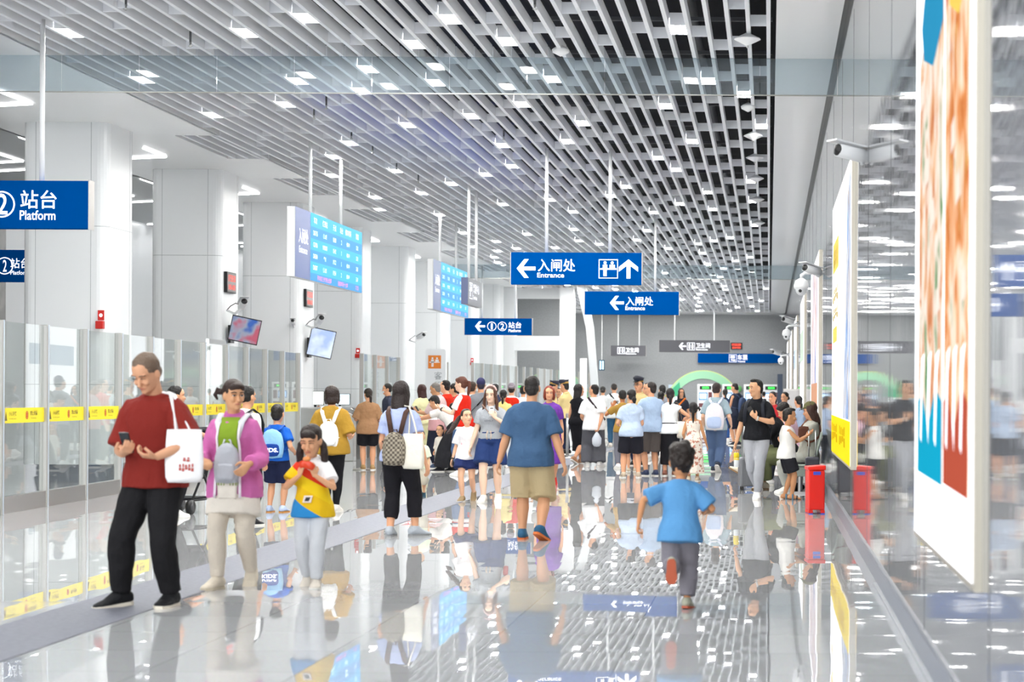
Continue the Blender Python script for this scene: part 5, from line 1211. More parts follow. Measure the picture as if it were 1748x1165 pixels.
rain = band_cloth('rainbow_knit', [(0, '2f86c4'), (.565, '2f86c4'), (.575, 'e2b71c'), (.70, 'e8c51e'), (.80, 'd63a22'), (.865, 'f0eeee')], -.85)
f = K('girl with pigtails in a rainbow hemmed polo shirt eating a snack', 533, 1002, 726, 178, sex='f', hs=1.3, head=(16, -2, 0), hair='fringe+pigtails', hc='241712', skin='d6a07a', face=dict(closed=True),
      rh=(.045, .14, .735, dict(dir=(-.25, .15, .95), palm=(-.5, -.6, .1), curl=.6, pole=(.9, -.3, -.8))), lh=(-.05, .14, .735, dict(dir=(.2, .15, .95), palm=(.5, -.6, .1), curl=.6, pole=(-.9, -.3, -.8))),
      rf=(.05, -.08, .06, 22), lf=(-.045, .06, .045), top=dict(m=rain, c='', sl=.36, hem=.455, ease=.024, cuff=.016, flare=.02, collar='f2f0f0'), bot=dict(c='c6c8cc', ease=.014, to=.97, fl_=.006), shoe='d6cdc0')
g = V((-.005, .155, .80)) * f.U; e, mt = f.thing('snack_packet', 'crumpled red and orange snack packet held by the girl with pigtails', 'snack packet', g)
q = MB(); q.loft([g + V((-.05, 0, -.02)), g + V((-.02, .01, .0)), g + V((.02, .005, .01)), g + V((.055, 0, .0))], [(.022, .01), (.03, .014), (.03, .014), (.024, .008)], 12, ref=(0, 0, 1)); f.put('wrapper', q, mat('packet_red', 'd9421f', .3), e, mt); q = MB(); q.ell(g + V((0, .005, .045)), (.03, .015, .02)); f.put('snack', q, mat('snack_orange', 'd98a4c', .6), e, mt)
f.panel('badge', mat('badge_pale', 'e9dcd2', .6), .555, .60, .028, .028, .034, x0=.01); f.panel('badge', black, .565, .59, .014, .014, .038, x0=.01)
f = K('running boy in a sky blue t-shirt seen from behind with one foot kicked up', 1160, 1040, 757, -3, k=1.0, hs=1.42, head=(0, 12, 0), lean=7, hair='mop', hc='20150f', skin='c98d62', hdisp=.05,
      lh=(-.265, -.04, .56, dict(pole=(-1, -.4, .3), curl=.9)), rh=(.165, .16, .62, dict(pole=(.6, -1, -.1), curl=1.0)), rf=(.045, .03, .05, 8), lf=(-.03, -.22, .31, 78, 4), pel=(0, 0, .51), top=dict(c='5a93c4', sl=.45, hem=.44, ease=.03, cuff=.02, flare=.02), bot=dict(c='7f7b82', ease=.022, to=.93, fl_=.008), shoe='a9a996', sole='b4573a')
f = K('woman in a lavender top and cropped black trousers walking away with a checked backpack', 682, 916, 652, -6, sex='f', b=1.04, head=(2, -5, 0), hair='long', hc='241815', skin=SK, rf=(.085, .06, .045, 0, -48), lf=(-.055, -.03, .045), rh=(.185, -.02, .455, dict(curl=.5)), lh=(-.13, .1, .5, {}),
      top=dict(c='aab6dc', sl=.36, hem=.49, ease=.018), bot=dict(c='1c1b20', to=.84, ease=.011, fl_=.006), shoe='aeb4bb', sole='8d8f90')
chk = cloth('9c9382', .6, 'check', '5c544a', 42)
f.backpack('brown checked backpack on the back of the woman in lavender', '8a8074', w=.078, z0=.47, z1=.675, d=.07, strap='4c362e', m=chk); f.tote('cream cloth tote bag hanging from the shoulder of the woman in lavender', 'e5e0d2', 1, w=.082, z0=.445, z1=.67, d=.02, y=-.125, x=.125, rot=72, sh=(.06, -.02, .838))
f = K('stocky man in a slate blue t-shirt and khaki shorts walking away', 906, 922, 643, -3, b=1.16, head=(4, 3, 0), hair='crop', hc='1d1714', skin='c99470', lh=(-.20, .0, .475, dict(curl=.6)), rh=(.21, -.02, .455, dict(curl=.5)), rf=(.075, -.08, .07, 26, -24), lf=(-.06, .04, .045),
      top=dict(c='3c5878', sl=.45, hem=.455, ease=.024, cuff=.016), bot=dict(c='b4a17c', kind='shorts', to=.55, ease=.02, fl_=.018), shoe='2a5878', sole='cc6a2c')
f = K('boy in blue sports clothes with a light and dark blue backpack', 472, 875, 691, -4, hs=1.22, hair='crop', hc='1a1411', rf=(.06, 0, .045), lf=(-.07, 0, .045), top=dict(c='1c60c2', sl=.34, hem=.50, ease=.02), bot=dict(c='1d2340', kind='shorts', to=.45, ease=.02, fl_=.022), shoe='b9c8e4', sole='c7852e', lh=(-.14, .1, .6, {}), rh=(.15, .08, .58, {}))
f.panel('side_stripe', cloth('e6e6ea'), .40, .52, .012, .012, .028, back=True, x0=-.085, x1=-.085)
f.backpack('light and dark blue backpack of the boy in sports clothes, KIDS lettered on its pocket', '8fc1e6', w=.112, z0=.535, z1=.80, d=.10, strap='1d55ae', pocket='173f92', text='KIDS.')
f = K('woman in a loose mustard t-shirt and black leggings with her back to the camera', 565, 876, 660, 2, sex='f', b=1.06, hair='bob', hc='2a1d19', rf=(.02, .10, .045), lf=(-.035, -.02, .045), lh=(-.13, .14, .60, {}), rh=(.13, .12, .60, {}), top=dict(c='a8822f', sl=.52, hem=.47, ease=.034, cuff=.018, flare=.016), bot=dict(c='1b1b1f', to=.97, ease=.004), shoe='ece8e2')
f.backpack('small white backpack of the woman in mustard', 'eceae6', w=.08, z0=.53, z1=.725, d=.055)
# --- the group walking towards the camera
f = K('girl in a white t-shirt and navy shorts with a swinging ponytail', 797, 856, 699, 176, sex='f', hs=1.2, head=(-10, 32, 0), hair='swing', hc='33201a', skin='e3b493', rh=(.165, .02, .47, dict(curl=.4)), lh=(-.15, .03, .50, dict(curl=.5)), rf=(.04, .05, .045), lf=(-.05, -.12, .09, 40), top=dict(c='f0edee', sl=.45, hem=.47, ease=.03, cuff=.018, flare=.012), bot=dict(c='243060', kind='shorts', to=.30, ease=.022, fl_=.03), shoe='96805f')
f.wristband(1, '2a2624'); f.decal('', -.05, .64, .05, .70, mat('print_pink', 'e6b4bc', .8))
f = K('woman in a grey t-shirt and denim shorts raising a white phone to her face', 838, 857, 660, 178, sex='f', b=1.05, head=(6, -3, 0), hair='long+front+xl', hc='4f2f20', skin='edc8ae', rh=(.175, .03, .46, dict(curl=.5)), lh=(-.06, .15, .735, dict(dir=(.45, .25, .8), palm=(.5, -.7, 0), curl=.7, pole=(-.9, -.2, -.8), ph=(0, .1, 1), pn=(0, 1, 0))), rf=(.05, .08, .045), lf=(-.05, -.08, .06, 22),
      top=dict(c='a2a6ab', sl=.34, hem=.56, ease=.016), bot=dict(c='233767', kind='shorts', to=.38, ease=.018, fl_=.032, waist=.625), shoe='f0ebe4')
f.phone(-1, 'white phone held up by the woman in the grey t-shirt', 'eeebec', cam_=True); f.crossbody('red bag on a brown strap across the woman in the grey t-shirt', '8d7264', 'b3342e', sg=-1, sx=1, bagz=.60, y=.02); f.decal('LOVELY', -.04, .70, .035, .715, mat('print_grey', '55585e', .8))
q = MB(); H_ = f.hm; q.tube([H_ @ V((.34 * math.cos(a), .02, .66 + .40 * math.sin(a))) for a in [R(10 + 160 * i / 12) for i in range(13)]], .018); obj('hairband', q, cloth('d8b7b2'), f.root, smooth=True); q = MB()
for x in (-.012, .014): q.tube([V((x, .095, .62)) * f.U, V((x * 1.6, .11, .585)) * f.U, V((x * 1.1, .108, .545)) * f.U], .005)
obj('drawstring', q, cloth('d9c0a4'), f.root, smooth=True)
K('little boy in a pale green t-shirt beside the woman in lavender', 717, 850, 734, 184, hs=1.42, hair='crop', hc='3a281e', skin='e0b08c', **walk, top=dict(c='dfe8cc', sl=.45, hem=.46, ease=.03, cuff=.018), bot=dict(c='cbc4b2', kind='shorts', to=.6, ease=.024, fl_=.01), shoe='2b4a5a')
f = K('red haired woman in a purple dress half hidden behind the man in slate blue', 937, 829, 660, 186, sex='f', b=1.08, hair='bob', hc='7a2f1c', top=dict(c='6a3796', sl=.35, hem=.5, ease=.02, skirt=(.22, .6, .13, .11), name='dress'), shoe='c4302a', **walk)
f.handbag(1, 'grey bag carried by the woman in purple', 'a5a09c', .05, .14, 'carrier_bag')
# --- right of the hall
f = K('man in a black polo shirt and grey trousers walking with a phone at his chest', 1291, 852, 649, 166, head=(2, -42, 0), hair='crop+quiff', hc='14110f', skin='d3a07c', rh=(.185, .02, .43, dict(curl=.8)), lh=(-.035, .16, .685, dict(dir=(.6, .3, .65), palm=(.3, -.5, .6), curl=.9, pole=(-1, -.4, -.5), ph=(.5, .2, .8), pn=(0, 1, -.2))), lf=(-.03, .07, .045), rf=(.02, -.14, .085, 38),
      top=dict(c='17181c', sl=.42, hem=.50, ease=.016, collar='1d1e23'), bot=dict(c='a2a4aa', to=.97, ease=.012), shoe='efeeec')
f.phone(-1, 'dark phone in the hand of the man in the black polo shirt'); f.wristband(-1, 'c9c6bf', 'bracelet'); f.backpack('black backpack on the man in the black polo shirt', '20232b', w=.10, z0=.50, z1=.78, d=.08)
g = f.hopt[1]['grip']; e, mt = f.thing('water_bottle', 'clear bottle with a yellow lid hanging from the hand of the polo shirted man', 'bottle', g); U = f.U; z = lambda t: g + V((0, 0, -t))
q = MB(); q.loft([z(.26), z(.25), z(.13), z(.12)], [.03, .036, .036, .034], 16, cap=.05); f.put('bottle_body', q, mat('bottle_clear', 'd9dde0', .15), e, mt); q = MB(); q.loft([z(.135), z(.07), z(.06)], [.038, .038, .03], 16, cap=.05); f.put('lid', q, mat('lid_yellow', 'e9cb1e', .4), e, mt)
q = MB(); q.loft([z(.16), z(.14)], [.0385, .0385], 16, cap=.0); f.put('label_band', q, mat('lid_yellow', ''), e, mt); q = MB(); q.tube([z(.06) + V((-.02, 0, 0)), z(.01), z(.06) + V((.02, 0, 0))], .006); f.put('loop', q, white_paint, e, mt)
f = K('boy in a white sleeveless top and black shorts reaching out to the seated woman', 1343, 853, 698, -82, hs=1.2, head=(4, 0, 0), hair='crop+quiff', hc='17120f', skin='c48d64', rh=(.03, .25, .745, dict(curl=.5, pole=(.5, -.6, -.8))), lh=(-.05, .22, .72, dict(curl=.5, pole=(-.5, -.6, -.8))), rf=(.045, .05, .045), lf=(-.045, -.02, .045),
      top=dict(c='e9e7e3', sl=0, hem=.47, ease=.026, flare=.014), bot=dict(c='232328', kind='shorts', to=.42, ease=.024, fl_=.016), bare=True)
for sg in (1, -1):
    mt = f.footm(sg); q = MB(); U = f.U * 1.06; out = [(-.044, .02), (0, .029), (.062, .036), (.108, .022)]; q.prism([mt @ (V((x, y, -.058)) * U) for x, y in [(-w, y) for y, w in out] + [(w, y) for y, w in reversed(out)]], mt.to_3x3() @ V((0, 0, .014 * U))); o = obj('sandal', q, mat('sandal_sole', 'b9a58a', .6), f.root)
    for y, z0, c in ((.055, -.018, '2c2c30'), (.01, .012, '5e8aa4')): q = MB(); q.tube([mt @ (V((x, y, z)) * U) for x, z in ((-.034, -.045), (-.026, z0), (0, z0 + .014), (.026, z0), (.034, -.045))], .009 * f.U, 6); obj('sandal_strap', q, cloth(c), o, smooth=True)
def sit(label, x, y, H, lean=0, head=(10, 0, 0), rz=90, **kw):
    kw.setdefault('rf', (.07, .30, .045)); kw.setdefault('lf', (-.07, .28, .045)); kw.setdefault('rh', (.06, .24, .46, dict(dir=(-.5, .7, .3), curl=.7, pole=(.8, -.6, -.5)))); kw.setdefault('lh', (-.06, .24, .46, dict(dir=(.5, .7, .3), curl=.7, pole=(-.8, -.6, -.5))))
    return Fig(label, (x, y, 0), H, rz, lean=lean, head=head, pel=(0, .03, .345 * 1.6 / H), **kw)
f = sit('seated woman in an olive cap and grey t-shirt beside the red bin', .60, 27.5, 1.62, -10, (16, 0, 0), sex='f', b=1.05, hair='long', hc='3c241b', top=dict(c='a8a79d', sl=.36, hem=.49, ease=.018), bot=dict(c='a9aaa2', to=.95, ease=.014), shoe='ddd8d0', rf=(.06, .21, .045), lf=(-.06, .19, .045)); f.cap('5f5d3c'); f.crossbody('brown bag strap across the seated woman in the olive cap', '6a4030', '5a3528', sg=-1, sx=1, bagz=.56, y=.06)
f.phone(-1, 'dark phone in the hands of the seated woman in the olive cap')
f = sit('seated young man in a black t-shirt and wide olive trousers bent over a phone', .34, 28.7, 1.72, 24, (22, 0, 0), hair='mop', hc='241915', skin='dcab88', rf=(.04, .44, .17, -30), lf=(-.09, .24, .045), rh=(.05, .33, .52, dict(dir=(-.3, .8, .3), curl=.8, pole=(.8, -.4, -.8), ph=(0, .6, .7), pn=(0, -1, .4))), lh=(-.03, .33, .52, dict(dir=(.3, .8, .3), curl=.8, pole=(-.8, -.4, -.8))), top=dict(c='17171b', sl=.45, hem=.49, ease=.024), bot=dict(c='6b704e', to=.93, ease=.026, fl_=.03), shoe='d9cdb8', sole='8a6a45')
f.phone(1, 'phone in the hands of the seated young man in olive trousers')
sit('seated person with dark hair in a pink jacket behind the boy in white', .46, 30.0, 1.6, 10, (25, 0, 0), sex='f', hair='mop', hc='1b1412', top=dict(c='dab4c4', sl=.9, hem=.49, ease=.024), bot=dict(c='3a3d48', to=.95, ease=.014))
for px, Y, H, lb, tc, hr, rz in ((1320, 36, 1.5, 'person in a red top with dark tied hair near the steel cabinet', 'b83036', 'lowbun', 150), (1341, 40, 1.5, 'person in a beige top in front of the steel cabinet', 'd8c8b8', 'bun', 140), (1364, 37, 1.42, 'dark haired person in a grey blue top by the right wall', '8fa0b4', 'lowpony', 40), (1304, 78, 1.6, 'distant person in white at the last ticket machine', 'f0f0f0', 'crop', 0)):
    K(lb, px, Y=Y, H=H, rz=rz, sex='f' if hr != 'crop' else 'm', hair=hr, top=dict(c=tc, sl=.36), bot=dict(c='32363f'))
# --- the group at the right of the queue
f = K('officer in a peaked cap, glasses and a pale yellow shirt facing the camera', 1091, Y=38, H=1.755, rz=160, b=1.08, head=(-2, -8, 0), hair='crop', hc='16120f', face=dict(glasses=True), top=dict(c='dcc48c', sl=.36, collar='dcc48c', hem=.50), bot=dict(c='222740'), shoe='18181a'); f.cap('191c2c', officer=True)
for sg in (1, -1): q = MB(); p_ = f.sh[sg] * f.U; q.box(p_ + V((-.035, -.03, .055)), p_ + V((.035, .03, .072))); obj('epaulette', q, mat('epaulette_navy', '1b1d2a', .6), f.root)
f = K('officer in a dark cap and yellow shirt facing right with a red tie', 941, Y=47, H=1.74, rz=-72, head=(12, 0, 0), hair='crop', hc='16120f', top=dict(c='dfc88e', sl=.36, collar='dfc88e', hem=.50), bot=dict(c='222740'), shoe='18181a', rh=(.05, .2, .62, {}), lh=(-.05, .2, .62, {})); f.cap('1c2038', officer=True); f.panel('necktie', cloth('8a2622'), .60, .81, .016, .012, .026)
f = K('officer in a dark cap and yellow shirt facing left, seen half from behind', 966, 776, None, 62, H=1.745, head=(8, 8, 0), hair='crop', hc='16120f', top=dict(c='dfc88e', sl=.36, collar='dfc88e', hem=.50), bot=dict(c='20253e', ease=.016), shoe='18181a', rh=(.05, .2, .62, {}), lh=(-.05, .22, .66, {})); f.cap('1c2038', officer=True); f.panel('necktie', cloth('8a2622'), .60, .81, .016, .012, .026)
K('man in a white vest standing between the two officers with caps', 954, Y=49, H=1.6, rz=180, hair='crop', top=dict(c='e4e2de', sl=.1), bot=dict(c='3a3d48'), rh=(.05, .2, .62, {}), lh=(-.05, .2, .62, {}))
f = K('woman with very long black hair in a long black dress', 986, 792, 657, -38, sex='f', hair='long+xl', hc='15100f', skin=SK, head=(0, -25, 0), top=dict(c='15151a', sl=.08, hem=.5, ease=.016, skirt=(.16, .6, .10, .085), name='dress'), shoe='a97c5e', **walk2)
f = K('man in a white t-shirt and wide grey trousers holding a plastic bag behind him', 1013, 797, 657, 8, head=(-4, 48, 0), hair='crop', hc='1c1613', b=1.05, rh=(.06, -.12, .49, dict(pole=(1, -.5, 0), curl=.8)), lh=(-.13, .14, .58, {}), rf=(.075, 0, .045, 0, -30), lf=(-.075, .02, .045), top=dict(c='ebebeb', sl=.46, hem=.45, ease=.028, cuff=.016), bot=dict(c='5a5a60', ease=.026, fl_=.03, to=.98), shoe='e9e7e4')
f.handbag(1, 'pale plastic bag hanging from the hand of the man in wide grey trousers', 'ccd2da', .055, .17); f.crossbody('dark woven strap across the back of the man in wide grey trousers', '33262e', '33262e', sg=1, sx=-1, bagz=.52, nobag=True)
f = K('man in a white t-shirt and blue jeans with bowed head, seen from behind', 1048, 764, 657, 4, k=1.02, head=(26, 6, 0), hair='crop', hc='221915', top=dict(c='efefed', sl=.46, hem=.46, ease=.028), bot=dict(c='3c6482', ease=.012), shoe='e6ddd4', rh=(.1, .16, .6, {}), lh=(-.1, .16, .6, {})); f.crossbody('white pouch on a black strap of the man in blue jeans', '1b1b1d', 'e2e0dc', sg=1, sx=-1, bagz=.56, y=-.06, bagx=.11); f.decal('', -.02, .71, .07, .735, mat('print_black', '2a2a2e', .8), back=True)
K('woman with a hair bun in a white top at the far middle of the hall', 1029, Y=56, H=1.68, rz=0, sex='f', hair='bun', top=dict(c='e4e4e2', sl=.4, hem=.46), bot=dict(c='d3d2ce', ease=.02, fl_=.02))
K('woman in a pale blue t-shirt and black shorts with a low bun', 1077, 816, 666, 8, sex='f', b=1.16, head=(0, 22, 0), hair='lowbun', hc='17120f', rf=(.085, .0, .045), lf=(-.085, .02, .045), lh=(-.14, .14, .6, {}), rh=(.1, .16, .6, {}), top=dict(c='b4c4da', sl=.38, hem=.475, ease=.022), bot=dict(c='22222a', kind='shorts', to=.47, ease=.02, fl_=.016), shoe='bfae98')
K('woman in an ochre top raising an arm behind the woman with the low bun', 1063, Y=36.4, H=1.52, rz=15, sex='f', hair='short', lh=(-.12, .10, .80, dict(pole=(-1, 0, -1), curl=.4)), top=dict(c='a8833c', sl=.36), bot=dict(c='6f6f78'), skin=SKT)
K('child in a grey skirt hidden behind the woman with the low bun', 1079, Y=34.9, H=1.12, rz=10, sex='f', hs=1.3, hair='lowpony', top=dict(c='cfcfd4', sl=.36), bot=dict(kind='skirt', c='55565e', skirt=(.36, .6, .13, .12)), shoe='c9b8a0')
f = K('man in glasses, a pale blue t-shirt and grey brown shorts looking left', 1111, 813, 653, 22, b=1.06, head=(0, 44, 0), hair='crop', hc='221915', face=dict(glasses=True), lh=(-.10, .17, .60, {}), rh=(.1, .17, .58, {}), top=dict(c='a3b8d2', sl=.46, hem=.475, ease=.022), bot=dict(c='5d5653', kind='shorts', to=.50, ease=.024, fl_=.022), shoe='37405c')
K('man with short dark hair partly hidden behind the man in glasses', 1107, Y=42, H=1.70, rz=90, hair='crop', top=dict(c='7f8894', sl=.4), bot=dict(c='33363f'))
f = K('woman in a white sleeveless blouse and long black skirt with a cream bag', 1143, 813, 664, -2, sex='f', hair='lowpony', hc='1a1412', head=(0, 8, 0), rh=(.15, .10, .64, dict(pole=(1, -.6, -.3), dir=(.2, .9, .2))), lh=(-.145, .03, .47, {}), top=dict(c='e6e8e8', sl=.12, hem=.49, ease=.022, flare=.014), bot=dict(kind='skirt', c='1b1b1f', skirt=(.13, .6, .115, .10)), shoe='8a5a4a')
f.tote('cream shoulder bag of the woman in the long black skirt', 'dcd6c8', 1, w=.075, z0=.44, z1=.63, d=.025, y=-.06, x=.13, rot=50, strap='6d5a48'); q = MB(); f.torso(q, .595, .608, .027); obj('belt', q, black, f.root, smooth=True)
f = K('girl in a long floral dress with dark tied hair', 1183, 822, 688, 0, sex='f', hs=1.15, hair='lowpony+sidebun', hc='15100e', skin='c08a60', rh=(.175, .03, .48, {}), lh=(-.12, .1, .56, {}), top=dict(m=cloth('e9ded0', .85, 'bloom', 'b87a66', 17), c='', sl=0, hem=.5, ease=.016, skirt=(.10, .62, .15, .13), name='dress', neck=.80), shoe='c9b8a0')
f = K('long haired woman in a dark top with an orange bag strap', 1163, Y=50, H=1.61, rz=175, sex='f', hair='long+front', hc='1a1311', head=(0, 20, 0), top=dict(c='2b2d38', sl=.36), bot=dict(c='2d3038')); f.crossbody('orange strapped bag of the long haired woman in a dark top', 'e0762e', '30323c', sg=1, sx=-1, bagz=.56)
K('person with dark hair in a grey top beyond the woman in the white blouse', 1131, Y=44, H=1.66, rz=20, hair='short', top=dict(c='8c929c', sl=.4), bot=dict(c='33363f')); K('shorter person with dark tied hair beyond the man in glasses', 1128, Y=41, H=1.5, rz=-10, sex='f', hair='lowbun', top=dict(c='454a58', sl=.4), bot=dict(c='33363f'))
f = K('man in a grey green t-shirt and blue trousers walking away with a two-tone backpack', 1222, 806, 655, -6, head=(4, -3, 0), hair='short', hc='2a1c1a', b=1.04, skin=SKL, lh=(-.15, .08, .53, {}), rh=(.16, .09, .54, {}), lf=(-.04, .08, .045), rf=(.035, -.10, .085, 40), top=dict(c='98acb4', sl=.44, hem=.475, ease=.022), bot=dict(c='536788', ease=.018, fl_=.008, to=.97), shoe='3a3f4a'); f.backpack('white and pale blue backpack of the man walking towards the ticket machines', 'e6e3e6', w=.11, z0=.485, z1=.775, d=.09, strap='cfd6e4', pocket='b7c8e4')
f = K('man in a navy sleeveless top and shorts standing at the ticket machines', 1257, 761, 657, 52, k=1.02, head=(16, 10, 0), hair='crop', hc='1d1714', rh=(.06, .2, .62, {}), lh=(-.06, .2, .62, {}), top=dict(c='2b3040', sl=0, ease=.02), bot=dict(c='2a2f3e', kind='shorts', to=.5, ease=.022), shoe='30343e'); f.backpack('slate blue backpack of the man in the navy sleeveless top', '3e4c6a', w=.09, z0=.52, z1=.77, d=.07)
K('woman with tied black hair in navy beside the man in the sleeveless top', 1238, Y=58, H=1.62, rz=10, sex='f', hair='lowpony', top=dict(c='2c3c5c', sl=.4), bot=dict(c='2e4f88'))
# --- the group at the ticket gates
f = K('man in a white t-shirt behind the service counter with a black strap', 528, Y=46.6, H=1.765, rz=42, hair='crop', hc='1a1412', head=(6, 20, 0), top=dict(c='ededee', sl=.46, hem=.45, ease=.026), bot=dict(c='33363f')); f.crossbody('black strap across the man behind the service counter', '1d1d1f', '1d1d1f', sg=1, sx=-1, nobag=True)
K('woman in a brown t-shirt and black shorts at the ticket gates', 628, 803, 664, 14, sex='f', b=1.08, hair='lowpony', hc='241915', head=(4, 22, 0), rh=(.12, .16, .60, {}), lh=(-.13, .17, .62, {}), top=dict(c='9f7856', sl=.5, hem=.45, ease=.03, cuff=.018), bot=dict(c='1d1d22', kind='shorts', to=.42, ease=.018, fl_=.012), shoe='a48257')
f = K('man in a white face mask behind the woman in lavender', 663, Y=42, H=1.65, rz=110, hair='short', top=dict(c='3a3f50', sl=.5), bot=dict(c='33363f')); q = MB(); q.ell(f.hm @ V((0, .36, .24)), (.2 * f.hh, .12 * f.hh, .17 * f.hh), 12, 8); obj('face_mask', q, mat('mask_white', 'e9eef2', .7), f.root, smooth=True)
f = K('woman with long reddish hair in a pale yellow dress holding a red phone', 721, Y=38.6, H=1.62, rz=48, sex='f', hair='long+xl', hc='3a1c16', skin=SK, lh=(-.08, .18, .66, dict(curl=.8, ph=(0, .3, .9), pn=(0, 1, -.2))), rh=(.155, .03, .5, {}), top=dict(c='e2dfae', sl=.2, hem=.5, ease=.02, skirt=(.2, .6, .12, .1), name='dress'), shoe='c8b49c'); f.phone(-1, 'red phone held by the woman in the pale yellow dress', 'b3242a'); f.handbag(1, 'pale grey bag hanging from the hand of the woman in yellow', 'c3c9d4', .075, .20, 'carrier_bag')
f = K('older man in a pink, white and blue shirt looking at his phone', 748, Y=36, H=1.645, rz=72, b=1.12, head=(18, 0, 0), hair='crop', hc='6e6862', skin='c08f68', rh=(.05, .24, .66, dict(curl=.8, ph=(0, .5, .8), pn=(0, -1, .4))), lh=(-.04, .24, .66, dict(curl=.8)), top=dict(m=band_cloth('polo_bands', [(0, 'c99a9c'), (.93, 'c99a9c'), (.94, 'dcd8d6'), (1.13, 'dcd8d6'), (1.14, '4c8fc8'), (1.2, 'd8bcba')], 0, .004), c='', sl=.5, ease=.022, hem=.45, collar='d8bcba'), bot=dict(c='262a3a', ease=.016), shoe='4a5a74'); f.phone(1, 'dark phone in the hands of the older man in pink')
K('short haired woman in a white t-shirt bending forward over a toddler', 772, 806, None, 78, H=1.60, sex='f', lean=34, bend=10, pel=(0, -.05, .49), head=(6, 0, 0), hair='fringe', hc='17110f', rh=(.08, .42, .60, dict(curl=.6)), lh=(-.07, .44, .60, dict(curl=.6)), rf=(.07, .02, .045), lf=(-.06, .12, .045), top=dict(c='e4e0da', sl=.40, hem=.51, ease=.018), bot=dict(c='29292d', ease=.028, fl_=.034, to=.98), shoe='2c2c30')
K('toddler in cream clothes standing in front of the bending woman', 752, Y=34.5, H=.86, rz=160, hs=1.58, hair='crop', hc='3a2a20', skin='dba884', top=dict(c='e6e0d4', sl=.8, ease=.03, hem=.47), bot=dict(c='dfd8ca', ease=.026), shoe='d6cdbe')
f = K('woman in a red vest over a white t-shirt with a brown ponytail', 790, Y=33, H=1.73, rz=78, sex='f', hair='fringe+pony', hc='5a2f1e', skin='ecc4a8', rh=(.05, .2, .66, {}), lh=(-.04, .22, .68, {}), top=dict(c='ececec', sl=.36), bot=dict(c='50688e')); f.wristband(-1, '222226'); f.shirt('cf2412', hem=.50, sl=0, ease=.027, name='vest', neck=.825)
K('man in a bright red t-shirt facing left near the pylon', 762, Y=36.8, H=1.70, rz=68, hair='crop', hc='1a1412', skin=SKL, top=dict(c='d22a14', sl=.46, ease=.022), bot=dict(c='2c2f3a'))
K('dark haired person in black behind the red vested woman', 777, Y=38.4, H=1.64, rz=80, sex='f', hair='lowbun', top=dict(c='2c2c32', sl=.6), bot=dict(c='33363f'))
f = K('man in a grey t-shirt and dark cap with a black shoulder strap', 821, Y=36.5, H=1.735, rz=12, hair='crop', hc='2a2836', top=dict(c='898b90', sl=.46, ease=.022), bot=dict(c='33363f'), lh=(-.12, .16, .6, {})); f.cap('36365a'); f.crossbody('black shoulder strap of the man in the dark cap', '18181a', '18181a', sg=-1, sx=1, nobag=True, wd=.02)
f = K('man with cropped hair in a pale shirt and slate backpack', 806, Y=39, H=1.69, rz=-8, hair='crop', hc='3a2a1e', top=dict(c='dbe3ec', sl=.4), bot=dict(c='33363f')); f.backpack('slate backpack of the man in the pale shirt', '6c788a', w=.10, z0=.5, z1=.78, d=.08)
K('man with black hair in a navy shirt farther back in the queue', 846, Y=47, H=1.69, rz=60, hair='crop', hc='15110f', top=dict(c='39405a', sl=.4), bot=dict(c='33363f'))
K('woman with dark tied hair in a pale yellow top behind the phone raising woman', 859, Y=39.5, H=1.52, rz=0, sex='f', hair='lowpony', top=dict(c='e4d488', sl=.36), bot=dict(c='e0e0e0'))
f = K('person in a grey cap and red vest with their back to the camera', 873, Y=40.5, H=1.665, rz=4, hair='crop', hc='1d1714', top=dict(c='ececec', sl=.46), bot=dict(c='33363f')); f.cap('8d848c', back=True); f.shirt('d22a14', hem=.50, sl=0, ease=.027, name='vest', neck=.825)
K('man in a white t-shirt beside the person in the grey cap', 893, Y=43, H=1.62, rz=0, hair='short', top=dict(c='efefef', sl=.46), bot=dict(c='33363f'))
K('child in a pink top with dark tied hair behind the bending woman', 774, Y=34.9, H=1.26, rz=15, sex='f', hs=1.2, hair='bun', top=dict(c='d8a6ae', sl=.5), bot=dict(c='d8d0c8'))
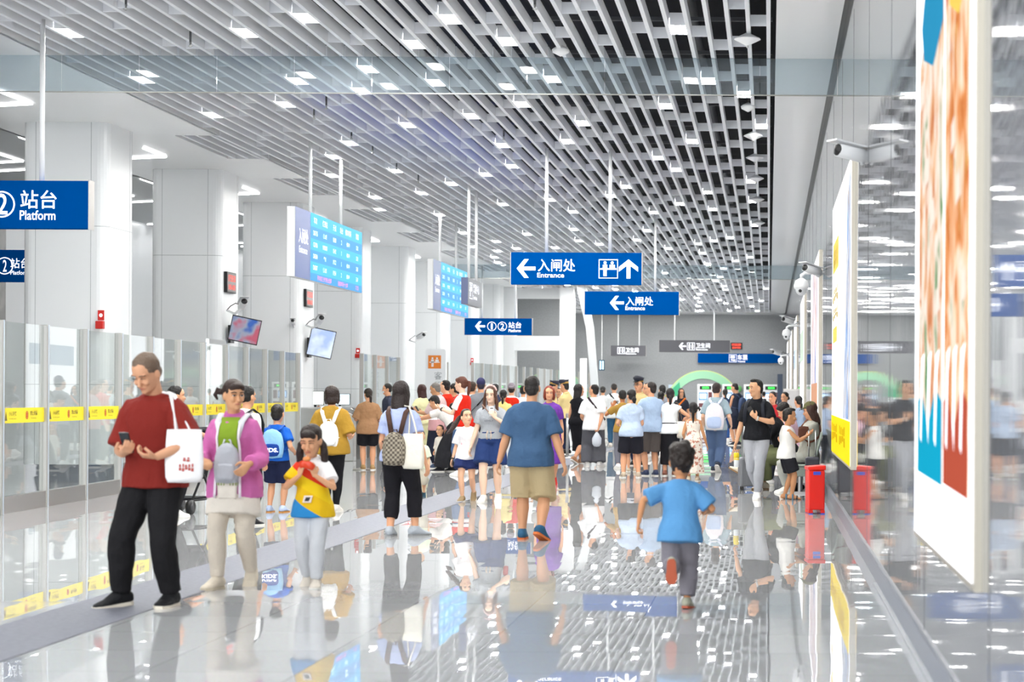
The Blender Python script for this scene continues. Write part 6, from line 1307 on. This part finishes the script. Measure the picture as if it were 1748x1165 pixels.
# --- behind the nearest pair
f = K('woman in black behind the man in maroon pushing a stroller', 297, Y=21.6, H=1.5, rz=-60, sex='f', hair='short', top=dict(c='1d1d20', sl=.5), bot=dict(c='202024'), rh=(.08, .26, .62, {}), lh=(-.08, .26, .62, {}))
f = K('woman in a white top behind the woman in the pink jacket', 420, Y=20.2, H=1.5, rz=-25, sex='f', hair='short', top=dict(c='ededef', sl=.4), bot=dict(c='1d1d22'), shoe='26262a'); f.backpack('black backpack of the woman in the white top behind the pink jacket', '1c1d20', w=.10, z0=.52, z1=.79, d=.08)
p = fl(326, 876); r = empty('stroller', (p.x - .08, p.y, 0), R(-12), 'black folding stroller behind the man in maroon', 'stroller')
for x in (-.22, .22):
    q = MB(); q.tube([(x, -.25, .12), (x, .1, .55), (x, .42, 1.0)], .014); q.tube([(x, .3, .12), (x, .02, .50), (x, -.12, .62)], .014); q.tube([(x, -.25, .16), (x, .3, .16)], .012); obj('side_frame', q, black, r, smooth=True)
    for y in (-.25, .3): q = MB(); q.loft([(x - .022, y, .085), (x + .022, y, .085)], [.085, .085], 18, ref=(0, 0, 1), cap=.05); w_ = obj('wheel', q, black, r, smooth=True); q = MB(); q.loft([(x - .026, y, .085), (x + .026, y, .085)], [.04, .04], 14, ref=(0, 0, 1), cap=.05); obj('hub', q, dark_grey, w_, smooth=True)
q = MB(); q.tube([(-.22, .42, 1.0), (.22, .42, 1.0)], .018); obj('handlebar', q, black, r, smooth=True)
q = MB(); q.prism([(-.2, -.2, .42), (-.2, .16, .40), (-.2, .34, .82), (-.2, .30, .84), (-.2, .12, .46), (-.2, -.2, .46)], (.4, 0, 0)); obj('seat', q, cloth('1c1c20'), r)
q = MB()
for i in range(9): pass
q.loft([(0, .36, .86), (0, .2, .98), (0, -.02, .98), (0, -.16, .88)], [(.2, .03), (.21, .04), (.21, .04), (.2, .02)], 12); obj('canopy', q, cloth('1c1c20'), r, smooth=True)
q = MB(); q.box((-.2, -.2, .16), (.2, .26, .19)); obj('basket', q, cloth('26262a'), r)
